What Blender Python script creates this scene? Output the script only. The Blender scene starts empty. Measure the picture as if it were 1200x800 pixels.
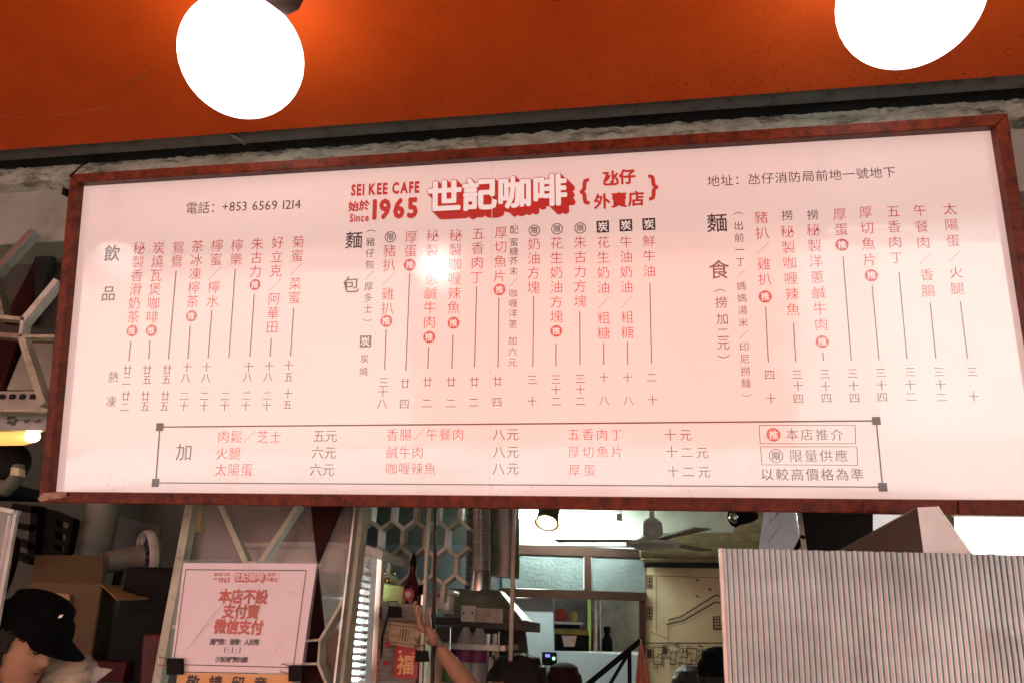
import bpy, math, random
from mathutils import Vector, Matrix
random.seed(7)
SC = bpy.context.scene
COL = SC.collection
# ------------------------------------------------------------------ camera
YAW, PITCH, ROLL, FPX = 0.1537, 0.4024, 0.0344, 800.0
EYE = Vector((0, 0, 1.55))
FWD = Vector((-math.sin(YAW)*math.cos(PITCH), math.cos(YAW)*math.cos(PITCH), math.sin(PITCH)))
_r0 = Vector((math.cos(YAW), math.sin(YAW), 0)); _u0 = _r0.cross(FWD)
RGT = math.cos(ROLL)*_r0 + math.sin(ROLL)*_u0
UPV = -math.sin(ROLL)*_r0 + math.cos(ROLL)*_u0
cd = bpy.data.cameras.new('camera'); cam = bpy.data.objects.new('camera', cd); COL.objects.link(cam)
m = Matrix((RGT, UPV, -FWD)).transposed().to_4x4(); m.translation = EYE
cam.matrix_world = m
cd.sensor_width = 36; cd.lens = 36*FPX/1200; cd.clip_start = 0.02; cd.clip_end = 1000
SC.camera = cam
# ------------------------------------------------------------------ world, sun, exposure
SUN_EL, SUN_AZ = math.radians(58), math.radians(12)      # azimuth measured from +y (behind the shop) towards +x
W = bpy.data.worlds.new('World'); SC.world = W; W.use_nodes = True
nt = W.node_tree; nt.nodes.clear()
sky = nt.nodes.new('ShaderNodeTexSky'); sky.sky_type = 'NISHITA'; sky.sun_disc = False
sky.sun_elevation = SUN_EL; sky.sun_rotation = SUN_AZ
bg = nt.nodes.new('ShaderNodeBackground'); bg.inputs[1].default_value = 0.12
wo = nt.nodes.new('ShaderNodeOutputWorld')
nt.links.new(sky.outputs[0], bg.inputs[0]); nt.links.new(bg.outputs[0], wo.inputs[0])
sd = bpy.data.lights.new('sun', 'SUN'); sd.energy = 5.0; sd.angle = math.radians(0.5); sd.color = (1, .95, .88)
sun = bpy.data.objects.new('sun', sd); COL.objects.link(sun)
sdir = Vector((math.sin(SUN_AZ)*math.cos(SUN_EL), math.cos(SUN_AZ)*math.cos(SUN_EL), math.sin(SUN_EL)))
sun.rotation_euler = sdir.to_track_quat('Z', 'Y').to_euler()
SC.view_settings.view_transform = 'Standard'; SC.view_settings.look = 'None'
SC.view_settings.exposure = 1.85; SC.view_settings.gamma = 1; SC.view_settings.use_curve_mapping = False
SC.cycles.use_denoising = True
try: SC.cycles.denoiser = 'OPENIMAGEDENOISE'
except Exception: pass
SC.cycles.max_bounces = 8; SC.cycles.sample_clamp_indirect = 20

# ------------------------------------------------------------------ pixel (of the 1200x800 photo) to place
def ray(x, y): return (x-600)/FPX*RGT - (y-400)/FPX*UPV + FWD
def at(x, y, Y):
    d = ray(x, y); return EYE + d*(Y/d.y)
def atz(x, y, Z):
    d = ray(x, y); return EYE + d*((Z-EYE.z)/d.z)
TILT = 0.2311
class Surf:
    def __init__(s, c, n, v): s.c, s.n, s.v = Vector(c), Vector(n), Vector(v); s.h = (-s.n).cross(s.v).normalized()
    def pt(s, x, y, o=0.0):
        d = ray(x, y); c = s.c + s.n*o; return EYE + d*(((c-EYE).dot(s.n))/d.dot(s.n))
    def px(s, x, y): return (s.pt(x+1, y)-s.pt(x, y)).length      # metres per pixel
SIGN = Surf((-.2877, 1.5608, 2.2852), (0, -math.cos(TILT), -math.sin(TILT)), (0, -math.sin(TILT), math.cos(TILT)))
def vplane(Y): return Surf((0, Y, 0), (0, -1, 0), (0, 0, 1))

# ------------------------------------------------------------------ materials
MATS = {}
def ramp(nt, fac, c0, c1, p0=.35, p1=.65):
    r = nt.nodes.new('ShaderNodeValToRGB'); r.color_ramp.elements[0].position = p0; r.color_ramp.elements[1].position = p1
    r.color_ramp.elements[0].color = (*c0, 1); r.color_ramp.elements[1].color = (*c1, 1)
    nt.links.new(fac, r.inputs[0]); return r.outputs[0]
def noise(nt, scale, detail=4, stretch=None, rough=.55):
    tc = nt.nodes.new('ShaderNodeTexCoord'); n = nt.nodes.new('ShaderNodeTexNoise')
    n.inputs['Scale'].default_value = scale; n.inputs['Detail'].default_value = detail; n.inputs['Roughness'].default_value = rough
    mp = nt.nodes.new('ShaderNodeMapping'); nt.links.new(tc.outputs['Object'], mp.inputs[0])
    if stretch: mp.inputs['Scale'].default_value = stretch
    nt.links.new(mp.outputs[0], n.inputs['Vector']); return n.outputs['Fac']
def mixc(nt, fac, a, b):
    mx = nt.nodes.new('ShaderNodeMix'); mx.data_type = 'RGBA'
    if isinstance(fac, float): mx.inputs[0].default_value = fac
    else: nt.links.new(fac, mx.inputs[0])
    for i, c in ((6, a), (7, b)):
        if isinstance(c, tuple): mx.inputs[i].default_value = (*c, 1)
        else: nt.links.new(c, mx.inputs[i])
    return mx.outputs[2]
def mat(name, col, rough=.6, metal=0, var=.25, scale=9, bump=.0, bscale=60, coat=0, spec=.5, trans=0, alpha=1, emit=None, es=0, dirt=0, dscale=25, dcol=(.05,.04,.03), stretch=None, sss=0):
    if name in MATS: return MATS[name]
    mt = bpy.data.materials.new(name); mt.use_nodes = True; nt = mt.node_tree
    b = nt.nodes['Principled BSDF']
    b.inputs['Roughness'].default_value = rough; b.inputs['Metallic'].default_value = metal
    b.inputs['Specular IOR Level'].default_value = spec
    b.inputs['Transmission Weight'].default_value = trans; b.inputs['Alpha'].default_value = alpha
    if coat: b.inputs['Coat Weight'].default_value = coat; b.inputs['Coat Roughness'].default_value = .04
    col = tuple(col)
    c = ramp(nt, noise(nt, scale, 5, stretch), tuple(x*(1-var) for x in col), tuple(min(1, x*(1+var*.6)) for x in col))
    if dirt:
        f = noise(nt, dscale, 7, None, .65)
        r = ramp(nt, f, (0, 0, 0), (dirt, dirt, dirt), .52, .66)
        c = mixc(nt, r, c, dcol)
    nt.links.new(c, b.inputs['Base Color'])
    if bump:
        bp = nt.nodes.new('ShaderNodeBump'); bp.inputs['Strength'].default_value = bump; bp.inputs['Distance'].default_value = .01
        nt.links.new(noise(nt, bscale, 6), bp.inputs['Height']); nt.links.new(bp.outputs[0], b.inputs['Normal'])
    rr = nt.nodes.new('ShaderNodeMapRange'); rr.inputs['To Min'].default_value = max(0, rough-.08); rr.inputs['To Max'].default_value = min(1, rough+.1)
    if rough > .12: nt.links.new(noise(nt, scale*2.3, 3), rr.inputs[0]); nt.links.new(rr.outputs[0], b.inputs['Roughness'])
    if emit: b.inputs['Emission Color'].default_value = (*emit, 1); b.inputs['Emission Strength'].default_value = es
    MATS[name] = mt; return mt

def glossy_print(name, col, dust=0.0, glow=None):
    """ink or paper behind one smooth glossy film"""
    mt = bpy.data.materials.new(name); mt.use_nodes = True; nt = mt.node_tree; b = nt.nodes['Principled BSDF']
    b.inputs['Roughness'].default_value = .27; b.inputs['Specular IOR Level'].default_value = .45
    b.inputs['Coat Weight'].default_value = 1; b.inputs['Coat Roughness'].default_value = .06; b.inputs['Coat IOR'].default_value = 1.78
    c = ramp(nt, noise(nt, 3, 5), tuple(x*.95 for x in col), col)
    if dust:
        tc = nt.nodes.new('ShaderNodeTexCoord'); sp = nt.nodes.new('ShaderNodeSeparateXYZ'); nt.links.new(tc.outputs['Object'], sp.inputs[0])
        g = nt.nodes.new('ShaderNodeMapRange'); g.inputs['From Min'].default_value = .10; g.inputs['From Max'].default_value = 0.0
        g.inputs['To Min'].default_value = .0; g.inputs['To Max'].default_value = 1; nt.links.new(sp.outputs[2], g.inputs[0])
        s = ramp(nt, noise(nt, 150, 3), (0, 0, 0), (1, 1, 1), .63, .68)
        p = ramp(nt, noise(nt, 7, 3), (0, 0, 0), (1, 1, 1), .5, .6)
        a = nt.nodes.new('ShaderNodeMath'); a.operation = 'MULTIPLY'; nt.links.new(s, a.inputs[0]); nt.links.new(p, a.inputs[1])
        a2 = nt.nodes.new('ShaderNodeMath'); a2.operation = 'MULTIPLY'; nt.links.new(a.outputs[0], a2.inputs[0]); nt.links.new(g.outputs[0], a2.inputs[1])
        a3 = nt.nodes.new('ShaderNodeMath'); a3.operation = 'MULTIPLY'; nt.links.new(a2.outputs[0], a3.inputs[0]); a3.inputs[1].default_value = dust
        c = mixc(nt, a3.outputs[0], c, (.22, .12, .08))
    nt.links.new(c, b.inputs['Base Color'])
    if glow:                                   # emission added to brighten the print
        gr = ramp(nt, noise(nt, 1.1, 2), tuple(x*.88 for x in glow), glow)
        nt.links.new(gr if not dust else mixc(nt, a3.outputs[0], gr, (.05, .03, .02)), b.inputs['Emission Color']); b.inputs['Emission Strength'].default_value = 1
    cr_ = nt.nodes.new('ShaderNodeMapRange'); cr_.inputs['From Min'].default_value = .45; cr_.inputs['From Max'].default_value = .7; cr_.inputs['To Min'].default_value = .045; cr_.inputs['To Max'].default_value = .16
    nt.links.new(noise(nt, 5, 7, (.6, 1, 2.2), .7), cr_.inputs[0]); nt.links.new(cr_.outputs[0], b.inputs['Coat Roughness'])
    bp = nt.nodes.new('ShaderNodeBump'); bp.inputs['Strength'].default_value = .06; bp.inputs['Distance'].default_value = .02
    nt.links.new(noise(nt, 2.2, 3, (1, 1, 1.6), .45), bp.inputs['Height']); nt.links.new(bp.outputs[0], b.inputs['Coat Normal'])
    MATS[name] = mt; return mt

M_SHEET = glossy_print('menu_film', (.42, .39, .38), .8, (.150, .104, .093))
M_RED = glossy_print('menu_red_ink', (.42, .02, .016), 0, (.045, .002, .0015))
M_BLK = glossy_print('menu_black_ink', (.035, .02, .02))
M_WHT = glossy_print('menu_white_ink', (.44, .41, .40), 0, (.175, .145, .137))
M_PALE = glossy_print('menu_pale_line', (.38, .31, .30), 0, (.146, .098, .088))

def burl():
    mt = bpy.data.materials.new('burl_wood_frame'); mt.use_nodes = True; nt = mt.node_tree; b = nt.nodes['Principled BSDF']
    a = ramp(nt, noise(nt, 34, 9, None, .7), (.05, .007, .002), (.17, .027, .006), .36, .62)
    k = ramp(nt, noise(nt, 55, 6, None, .7), (0, 0, 0), (.8, .8, .8), .56, .66)
    c = mixc(nt, k, a, (.012, .003, .002))
    nt.links.new(c, b.inputs['Base Color']); b.inputs['Roughness'].default_value = .38
    b.inputs['Specular IOR Level'].default_value = .2
    bp = nt.nodes.new('ShaderNodeBump'); bp.inputs['Strength'].default_value = .15; bp.inputs['Distance'].default_value = .004
    nt.links.new(noise(nt, 70, 5), bp.inputs['Height']); nt.links.new(bp.outputs[0], b.inputs['Normal'])
    return mt
M_FRAME = burl()

def orange():
    mt = bpy.data.materials.new('orange_painted_soffit'); mt.use_nodes = True; nt = mt.node_tree; b = nt.nodes['Principled BSDF']
    c = ramp(nt, noise(nt, 2.5, 6, (1, 1, 1), .6), (.70, .086, .009), (.82, .110, .012))
    # paint blisters and rust specks, thicker towards the wall
    tc = nt.nodes.new('ShaderNodeTexCoord'); sp = nt.nodes.new('ShaderNodeSeparateXYZ'); nt.links.new(tc.outputs['Object'], sp.inputs[0])
    g = nt.nodes.new('ShaderNodeMapRange'); g.inputs['From Min'].default_value = -.9; g.inputs['From Max'].default_value = 0.0
    g.inputs['To Min'].default_value = -.05; g.inputs['To Max'].default_value = .035; nt.links.new(sp.outputs[1], g.inputs[0])
    gx = nt.nodes.new('ShaderNodeMapRange'); gx.inputs['From Min'].default_value = -1.4; gx.inputs['From Max'].default_value = 0.2
    gx.inputs['To Min'].default_value = -.07; gx.inputs['To Max'].default_value = .0; nt.links.new(sp.outputs[0], gx.inputs[0])
    ad = nt.nodes.new('ShaderNodeMath'); nt.links.new(g.outputs[0], ad.inputs[0]); nt.links.new(noise(nt, 75, 3, (1, 1.5, 1)), ad.inputs[1])
    ad2 = nt.nodes.new('ShaderNodeMath'); nt.links.new(ad.outputs[0], ad2.inputs[0]); nt.links.new(gx.outputs[0], ad2.inputs[1])
    s = ramp(nt, ad2.outputs[0], (0, 0, 0), (.7, .7, .7), .635, .70)
    c = mixc(nt, s, c, (.10, .02, .006))
    w = ramp(nt, noise(nt, 6, 8, (.5, 9, 1), .7), (0, 0, 0), (.10, .10, .10), .66, .74)
    c = mixc(nt, w, c, (.55, .3, .18))
    nt.links.new(c, b.inputs['Base Color']); b.inputs['Roughness'].default_value = .45; b.inputs['Specular IOR Level'].default_value = .15
    bp = nt.nodes.new('ShaderNodeBump'); bp.inputs['Strength'].default_value = .35; bp.inputs['Distance'].default_value = .003
    nt.links.new(ad2.outputs[0], bp.inputs['Height']); nt.links.new(bp.outputs[0], b.inputs['Normal'])
    return mt
M_ORANGE = orange()

def plaster():
    mt = bpy.data.materials.new('peeling_plaster'); mt.use_nodes = True; nt = mt.node_tree; b = nt.nodes['Principled BSDF']
    c = ramp(nt, noise(nt, 12, 8, None, .65), (.25, .27, .21), (.42, .45, .37), .35, .6)
    k = ramp(nt, noise(nt, 6, 9, (1, 1, 3), .74), (0, 0, 0), (.92, .92, .92), .49, .60)
    c = mixc(nt, k, c, (.065, .065, .045))
    nt.links.new(c, b.inputs['Base Color']); b.inputs['Roughness'].default_value = .9
    bp = nt.nodes.new('ShaderNodeBump'); bp.inputs['Strength'].default_value = .9; bp.inputs['Distance'].default_value = .008
    nt.links.new(noise(nt, 45, 8, None, .7), bp.inputs['Height']); nt.links.new(bp.outputs[0], b.inputs['Normal'])
    return mt
M_PLAST = plaster()
M_BEAM = mat('beige_beam_paint', (.30, .33, .28), .7, var=.18, scale=4, dirt=.35, dscale=6, dcol=(.14, .12, .09))
M_GREY = mat('grey_channel', (.15, .15, .135), .6, dirt=.6, dscale=12, stretch=(.3, 1, 1))
M_DARK = mat('black_plastic', (.006, .006, .0065), .6, spec=.12)
M_BLACKV = mat('matt_black', (.008, .008, .008), .9)  # flat black, also stands in for shade in gaps
M_CREAM = mat('cream_painted_metal', (.40, .40, .29), .45, dirt=.35, dscale=30)
M_CREAMW = mat('off_white_metal', (.54, .57, .51), .4, dirt=.2, dscale=30)
M_STEEL = mat('stainless_steel', (.72, .74, .70), .22, 1, var=.12, scale=6, stretch=(1, 1, .2))
M_STEELD = mat('dull_galvanised_steel', (.40, .41, .37), .38, .9, var=.2, scale=20)
M_MAROON = mat('maroon_board', (.022, .003, .002), .6, spec=.12)
M_CARD = mat('brown_cardboard', (.11, .072, .034), .85, var=.12, dirt=.2, dscale=8)
M_WALLD = mat('dingy_grey_wall', (.095, .115, .095), .85, var=.15, scale=3, dirt=.3, dscale=5)
M_WALLB = mat('pale_blue_wall', (.42, .50, .53), .7, var=.08, scale=3)
M_WALLG = mat('pale_green_wall', (.62, .68, .58), .8, var=.06)
M_CEIL = mat('grey_green_ceiling', (.34, .36, .28), .8, var=.08)
M_BROWNF = mat('brown_window_frame', (.04, .016, .008), .5, spec=.25)
M_OLIVE = mat('olive_cream_paint', (.36, .33, .18), .6)
M_MURAL = mat('cream_mural_wall', (.62, .52, .31), .8, var=.06, dirt=.15, dscale=6, dcol=(.3, .22, .1))
M_INK = mat('mural_ink', (.05, .04, .03), .8)
M_FROST = mat('frosted_pane', (.17, .225, .22), .35, var=.25, scale=3, bump=.6, bscale=40, spec=.6)
M_CLEAR = mat('clear_plastic', (.75, .75, .72), .12, var=.05, trans=.0, alpha=.28, spec=.8)
M_BIN = mat('cloudy_plastic_bin', (.68, .64, .56), .3, var=.15, scale=5, alpha=.62, spec=.7)
M_SKIN = mat('skin', (.42, .22, .13), .5, var=.1)
M_HAIR = mat('black_hair', (.010, .008, .007), .4, var=.3, scale=60, bump=.8, bscale=180)
M_WHITEP = mat('white_painted', (.75, .75, .72), .5, var=.06)
M_PAPER = mat('pink_notice_paper', (.74, .62, .66), .55, var=.06, scale=2, coat=.6)
M_RINK = mat('notice_red_ink', (.50, .05, .02), .5)
M_OPAPER = mat('orange_paper', (.72, .38, .15), .7, var=.05)
M_GLOBE = mat('lit_globe_glass', (.9, .9, .9), .3, var=.0, emit=(1, .94, .86), es=1.0)
M_GLOBE2 = mat('lit_globe_glass_cool', (.9, .9, .9), .3, var=.0, emit=(.95, .98, 1), es=1.05)
M_GLOBEB = mat('lit_globe_glass_bright', (.9, .9, .9), .3, var=.0, emit=(1, .95, .88), es=4.5)
M_SHELLB = mat('cloudy_globe_shell', (.9, .9, .9), .3, var=.0, alpha=.35, emit=(1, .95, .88), es=1.3)
M_SHELLD = mat('cloudy_globe_shell_dim', (.9, .9, .9), .3, var=.0, alpha=.6, emit=(1, .95, .88), es=.55)
M_GLOBED = mat('lit_globe_glass_dim', (.9, .9, .9), .3, var=.0, emit=(1, .95, .88), es=.45)
M_TUBE = mat('lit_fluorescent_tube', (.9, .9, .9), .3, var=.0, emit=(.88, 1, .93), es=32)
M_LED = mat('lit_led_strip', (.9, .9, .9), .3, var=.0, emit=(.80, .96, 1), es=4.5)
M_WARM = mat('lit_warm_bulb', (.9, .7, .4), .3, var=.0, emit=(1, .70, .32), es=8)
M_WALLGLOW = mat('glowing_white_wall', (.9, .9, .9), .3, var=.0, emit=(.95, 1, .95), es=.8)

# ------------------------------------------------------------------ mesh building
class MB:
    def __init__(s): s.v, s.f, s.m = [], [], []
    def add(s, vs, fs, mi=0):
        o = len(s.v); s.v += [Vector(p) for p in vs]
        for f in fs: s.f.append(tuple(i+o for i in f)); s.m.append(mi)
        return s
    def slab(s, pts, off, mi=0):
        """polygon pts swept by vector off"""
        n = len(pts); off = Vector(off); pts = [Vector(p) for p in pts]
        s.add(pts + [p+off for p in pts], [tuple(range(n)), tuple(reversed(range(n, 2*n)))] + [(i, n+i, n+(i+1) % n, (i+1) % n) for i in range(n)], mi); return s
    def box(s, lo, hi, mi=0):
        (a, b, c), (d, e, f) = lo, hi
        return s.slab([(a, b, c), (d, b, c), (d, b, f), (a, b, f)], (0, e-b, 0), mi)
    def bar(s, a, b, w, t=None, mi=0, side=None):
        a, b = Vector(a), Vector(b); t = t or w; d = (b-a).normalized()
        u = Vector(side) if side else Vector((0, 1, 0))
        if abs(d.dot(u)) > .95: u = Vector((1, 0, 0))
        p = d.cross(u).normalized(); q = p.cross(d).normalized()
        return s.slab([a-p*w/2-q*t/2, a+p*w/2-q*t/2, a+p*w/2+q*t/2, a-p*w/2+q*t/2], b-a, mi)
    def tube(s, pts, r, n=10, mi=0, cap=True):
        pts = [Vector(p) for p in pts]; rs = r if isinstance(r, (list, tuple)) else [r]*len(pts)
        o = len(s.v); prev = None
        for i, p in enumerate(pts):
            d = (pts[min(i+1, len(pts)-1)] - pts[max(i-1, 0)]).normalized()
            a = prev if prev is not None else (Vector((0, 0, 1)) if abs(d.z) < .9 else Vector((1, 0, 0)))
            u = d.cross(a).normalized(); w = u.cross(d).normalized(); prev = w
            for k in range(n):
                t = 2*math.pi*k/n; s.v.append(p + (u*math.cos(t)+w*math.sin(t))*rs[i])
        for i in range(len(pts)-1):
            for k in range(n):
                s.f.append((o+i*n+k, o+i*n+(k+1) % n, o+(i+1)*n+(k+1) % n, o+(i+1)*n+k)); s.m.append(mi)
        if cap:
            s.f.append(tuple(reversed(range(o, o+n)))); s.m.append(mi)
            e = o+(len(pts)-1)*n; s.f.append(tuple(range(e, e+n))); s.m.append(mi)
        return s
    def lathe(s, o, prof, n=24, mi=0, axis=(0, 0, 1)):
        ax = Vector(axis).normalized(); o = Vector(o)
        h = Vector((1, 0, 0)) if abs(ax.x) < .9 else Vector((0, 1, 0))
        u = ax.cross(h).normalized(); w = ax.cross(u).normalized(); b = len(s.v)
        for r, z in prof:
            for k in range(n):
                t = 2*math.pi*k/n; s.v.append(o + ax*z + (u*math.cos(t)+w*math.sin(t))*max(r, 1e-4))
        for i in range(len(prof)-1):
            for k in range(n):
                s.f.append((b+i*n+k, b+i*n+(k+1) % n, b+(i+1)*n+(k+1) % n, b+(i+1)*n+k)); s.m.append(mi)
        return s
    def ball(s, c, r, n=28, mi=0, sc=(1, 1, 1)):
        c = Vector(c); b = len(s.v); k2 = n//2
        for i in range(k2+1):
            ph = math.pi*i/k2
            for k in range(n):
                t = 2*math.pi*k/n
                s.v.append(c + Vector((r*sc[0]*math.sin(ph)*math.cos(t), r*sc[1]*math.sin(ph)*math.sin(t), r*sc[2]*math.cos(ph))))
        for i in range(k2):
            for k in range(n):
                s.f.append((b+i*n+k, b+(i+1)*n+k, b+(i+1)*n+(k+1) % n, b+i*n+(k+1) % n)); s.m.append(mi)
        return s
    def build(s, name, mats, parent=None, smooth=False, bevel=0, origin=None):
        me = bpy.data.meshes.new(name)
        o = Vector(origin) if origin is not None else (wl(parent) if parent else Vector((0, 0, 0)))
        me.from_pydata([tuple(p-o) for p in s.v], [], s.f)
        if not isinstance(mats, (list, tuple)): mats = [mats]
        for mt in mats: me.materials.append(mt)
        me.polygons.foreach_set('material_index', s.m)
        if smooth:
            me.shade_smooth()
            try: me.set_sharp_from_angle(angle=math.radians(38))
            except Exception: pass
        me.update()
        ob = bpy.data.objects.new(name, me); COL.objects.link(ob)
        if parent: ob.parent = parent; ob.location = o - wl(parent)
        else: ob.location = o
        if bevel:
            b = ob.modifiers.new('bevel', 'BEVEL'); b.width = bevel; b.segments = 2; b.limit_method = 'ANGLE'; b.angle_limit = math.radians(50)
        return ob
def wl(o):
    p = Vector((0, 0, 0))
    while o is not None: p += o.location; o = o.parent
    return p
def T(name, label, cat, loc, group=None):
    o = bpy.data.objects.new(name, None); COL.objects.link(o); o.location = loc; o.empty_display_size = .1
    o['label'] = label; o['category'] = cat
    if group: o['group'] = group
    return o
def tag(o, label, cat, group=None):
    o['label'] = label; o['category'] = cat
    if group: o['group'] = group
    return o
def S(o, kind='structure'): o['kind'] = kind; return o
def P(pxs, Y):
    r = [at(x, y, Y) for x, y in pxs]
    for p in r: p.z = max(p.z, .126)
    return r
def pslab(pxs, Y, t): return MB().slab(P(pxs, Y), (0, t, 0))
def rect(x0, y0, x1, y1): return [(x0, y1), (x1, y1), (x1, y0), (x0, y0)]
def copy_tree(o, parent=None, loc=None):
    c = o.copy(); COL.objects.link(c); c.parent = parent
    if loc is not None: c.location = loc
    for ch in list(o.children): copy_tree(ch, c)
    return c

# ------------------------------------------------------------------ lettering
GL = {}
def glyph(ch, off=0.0, shear=0.0):
    k = (ch, off, shear)
    if k not in GL:
        c = bpy.data.curves.new('glyph', 'FONT'); c.body = ch; c.size = 1; c.resolution_u = 2; c.offset = off; c.shear = shear
        o = bpy.data.objects.new('glyph', c); COL.objects.link(o)
        dg = bpy.context.evaluated_depsgraph_get(); me = bpy.data.meshes.new_from_object(o.evaluated_get(dg))
        GL[k] = ([(v.co.x, v.co.y) for v in me.vertices], [tuple(p.vertices) for p in me.polygons])
        bpy.data.objects.remove(o); bpy.data.curves.remove(c); bpy.data.meshes.remove(me)
    return GL[k]
def put(mb, sf, ch, c, size, o=.0012, off=0.0, mi=0, wx=1.0, shear=0.0, latin=False, dxy=(0, 0)):
    if off > .012:                                   # heavy weight: thin copies spread round the stroke
        k = 8
        for i in range(k):
            a = 2*math.pi*i/k
            put(mb, sf, ch, c, size, o+.00002*i, .004, mi, wx, shear, latin, (off*math.cos(a), off*math.sin(a)))
        put(mb, sf, ch, c, size, o+.00002*k, .004, mi, wx, shear, latin); return
    vs, fs = glyph(ch, off, shear)
    cx = .5 if not latin else sum((min(v[0] for v in vs), max(v[0] for v in vs)))/2
    cy = .38 if not latin else .34
    mb.add([c + sf.n*o + sf.h*((x-cx)*size*wx + dxy[0]*size) + sf.v*((y-cy)*size + dxy[1]*size) for x, y in vs], fs, mi)
def txt(sf, s, p0, p1, spx, name, mt, parent, off=-.008, o=.0012, wx=1.0, latin=False, build=True, mb=None, mi=0):
    mb = mb or MB(); n = len(s)
    for i, ch in enumerate(s):
        if ch in '　 ': continue
        t = i/(n-1) if n > 1 else 0
        x, y = p0[0]+(p1[0]-p0[0])*t, p0[1]+(p1[1]-p0[1])*t
        rot = ch in '（）'
        c = sf.pt(x, y); sz = spx*sf.px(x, y)
        if rot and abs(p1[1]-p0[1]) > abs(p1[0]-p0[0]):      # bracket turned for vertical writing
            vs, fs = glyph(ch, off)
            cx = (min(v[0] for v in vs)+max(v[0] for v in vs))/2
            mb.add([c + sf.n*o + sf.h*((yy-.38)*sz) - sf.v*((xx-cx)*sz) for xx, yy in vs], fs, mi)
        else: put(mb, sf, ch, c, sz, o, off, mi, wx, latin=latin)
    return mb.build(name, mt, parent) if build else mb
def stroke(sf, a, b, wpx, o=.0012, mb=None, mi=0):
    mb = mb or MB(); p, q = sf.pt(*a)+sf.n*o, sf.pt(*b)+sf.n*o; w = wpx*sf.px(*a)/2
    d = (q-p).normalized(); s = d.cross(sf.n)*w
    mb.add([p-s, p+s, q+s, q-s], [(0, 1, 2, 3)], mi); return mb
def disc(sf, c, rpx, o, mb, mi=0, n=24, ring=0):
    c0 = sf.pt(*c)+sf.n*o; r = rpx*sf.px(*c)
    P_ = [c0 + sf.h*math.cos(2*math.pi*k/n)*r + sf.v*math.sin(2*math.pi*k/n)*r for k in range(n)]
    if ring:
        q = r-ring*sf.px(*c)
        P_ += [c0 + sf.h*math.cos(2*math.pi*k/n)*q + sf.v*math.sin(2*math.pi*k/n)*q for k in range(n)]
        mb.add(P_, [(k, (k+1) % n, n+(k+1) % n, n+k) for k in range(n)], mi)
    else: mb.add(P_, [tuple(range(n))], mi)
def sqr(sf, c, spx, o, mb, mi=0):
    c0 = sf.pt(*c)+sf.n*o; r = spx*sf.px(*c)/2
    mb.add([c0-sf.h*r-sf.v*r, c0+sf.h*r-sf.v*r, c0+sf.h*r+sf.v*r, c0-sf.h*r+sf.v*r], [(0, 1, 2, 3)], mi)

# ================================================================== SETTING: street, shop shell
g = MB(); g.add([(-150, -150, 0), (150, -150, 0), (150, 150, 0), (-150, 150, 0)], [(0, 1, 2, 3)])
S(g.build('ground', mat('street_asphalt', (.10, .10, .095), .9, scale=2, bump=.5, bscale=80)))
g = MB().box((-9, -4.6, 0.004), (9, 1.9, .12)); S(g.build('pavement', mat('grey_paving', (.33, .31, .28), .85, scale=3, dirt=.2)))
g = MB().add([(-9, -7.4, .006), (9, -7.4, .006), (9, -4.62, .006), (-9, -4.62, .006)], [(0, 1, 2, 3)]); S(g.build('road', mat('pale_setts', (.50, .50, .47), .85, scale=4, dirt=.3, dscale=10)))
g = MB().box((-4.6, 1.905, .004), (4.2, 9.2, .125)); S(g.build('shop_floor', mat('shop_floor_tile', (.25, .22, .19), .5, scale=4)))

def facade(x0, x1, y, h, wallm, label, trim, win_z, seed):
    rnd = random.Random(seed)
    b = T('town_house', label, 'house', ((x0+x1)/2, y, 0), 'houses across the lane')
    MB().box((x0, y-3, 0), (x1, y, 3.5)).build('wall', wallm, b)
    MB().box((x0, y-3, 3.502), (x1, y-.01, h)).build('upper_wall', mat('pale_grey_render', (.62, .66, .66), .8, var=.06, scale=1), b)
    n = max(2, int((x1-x0)/1.7)); st = (x1-x0)/n
    for fl, z in enumerate(win_z):
        for i in range(n):
            cx = x0+st*(i+.5); w, hh = .42, .62
            fr = MB()
            for a, c in (((cx-w-.08, y-.02, z-hh-.08), (cx-w, y+.07, z+hh+.08)), ((cx+w, y-.02, z-hh-.08), (cx+w+.08, y+.07, z+hh+.08)), ((cx-w, y-.02, z+hh), (cx+w, y+.07, z+hh+.08)), ((cx-w, y-.02, z-hh-.08), (cx+w, y+.07, z-hh))): fr.box(a, c)
            wn = fr.build('window', trim, b)
            MB().box((cx-w, y+.005, z-hh), (cx+w, y+.03, z+hh)).build('pane', mat('dark_window_glass', (.05, .06, .06), .1), wn)
    for z in (3.25,):
        MB().box((x0, y+.002, z), (x1, y+.16, z+.16)).build('cornice', trim, b)
    return b
M_SALM = mat('salmon_render', (.80, .25, .17), .8, var=.06, scale=1)
M_PINK = mat('pale_pink_render', (.80, .50, .42), .8, var=.06, scale=1)
M_WREN = mat('white_render', (.80, .78, .72), .8, var=.05, scale=1)
facade(-12, -3.2, -7.5, 8, M_PINK, 'pale pink rendered house across the lane, at its left end', M_WREN, (4.9,), 1)
facade(-3.15, 2.75, -7.4, 8.5, M_SALM, 'salmon rendered house across the lane facing the shop', mat('cream_trim', (.75, .55, .42), .7), (4.9,), 2)
facade(2.8, 3.95, -7.5, 6.8, mat('cream_pink_render', (.80, .62, .54), .8, var=.06, scale=1), 'narrow cream pink house squeezed between the salmon and white houses', M_WREN, (4.9,), 4)
facade(4.0, 11, -7.6, 7.5, M_WREN, 'white rendered house across the lane, at its right end', M_WHITEP, (4.9,), 3)

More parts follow.
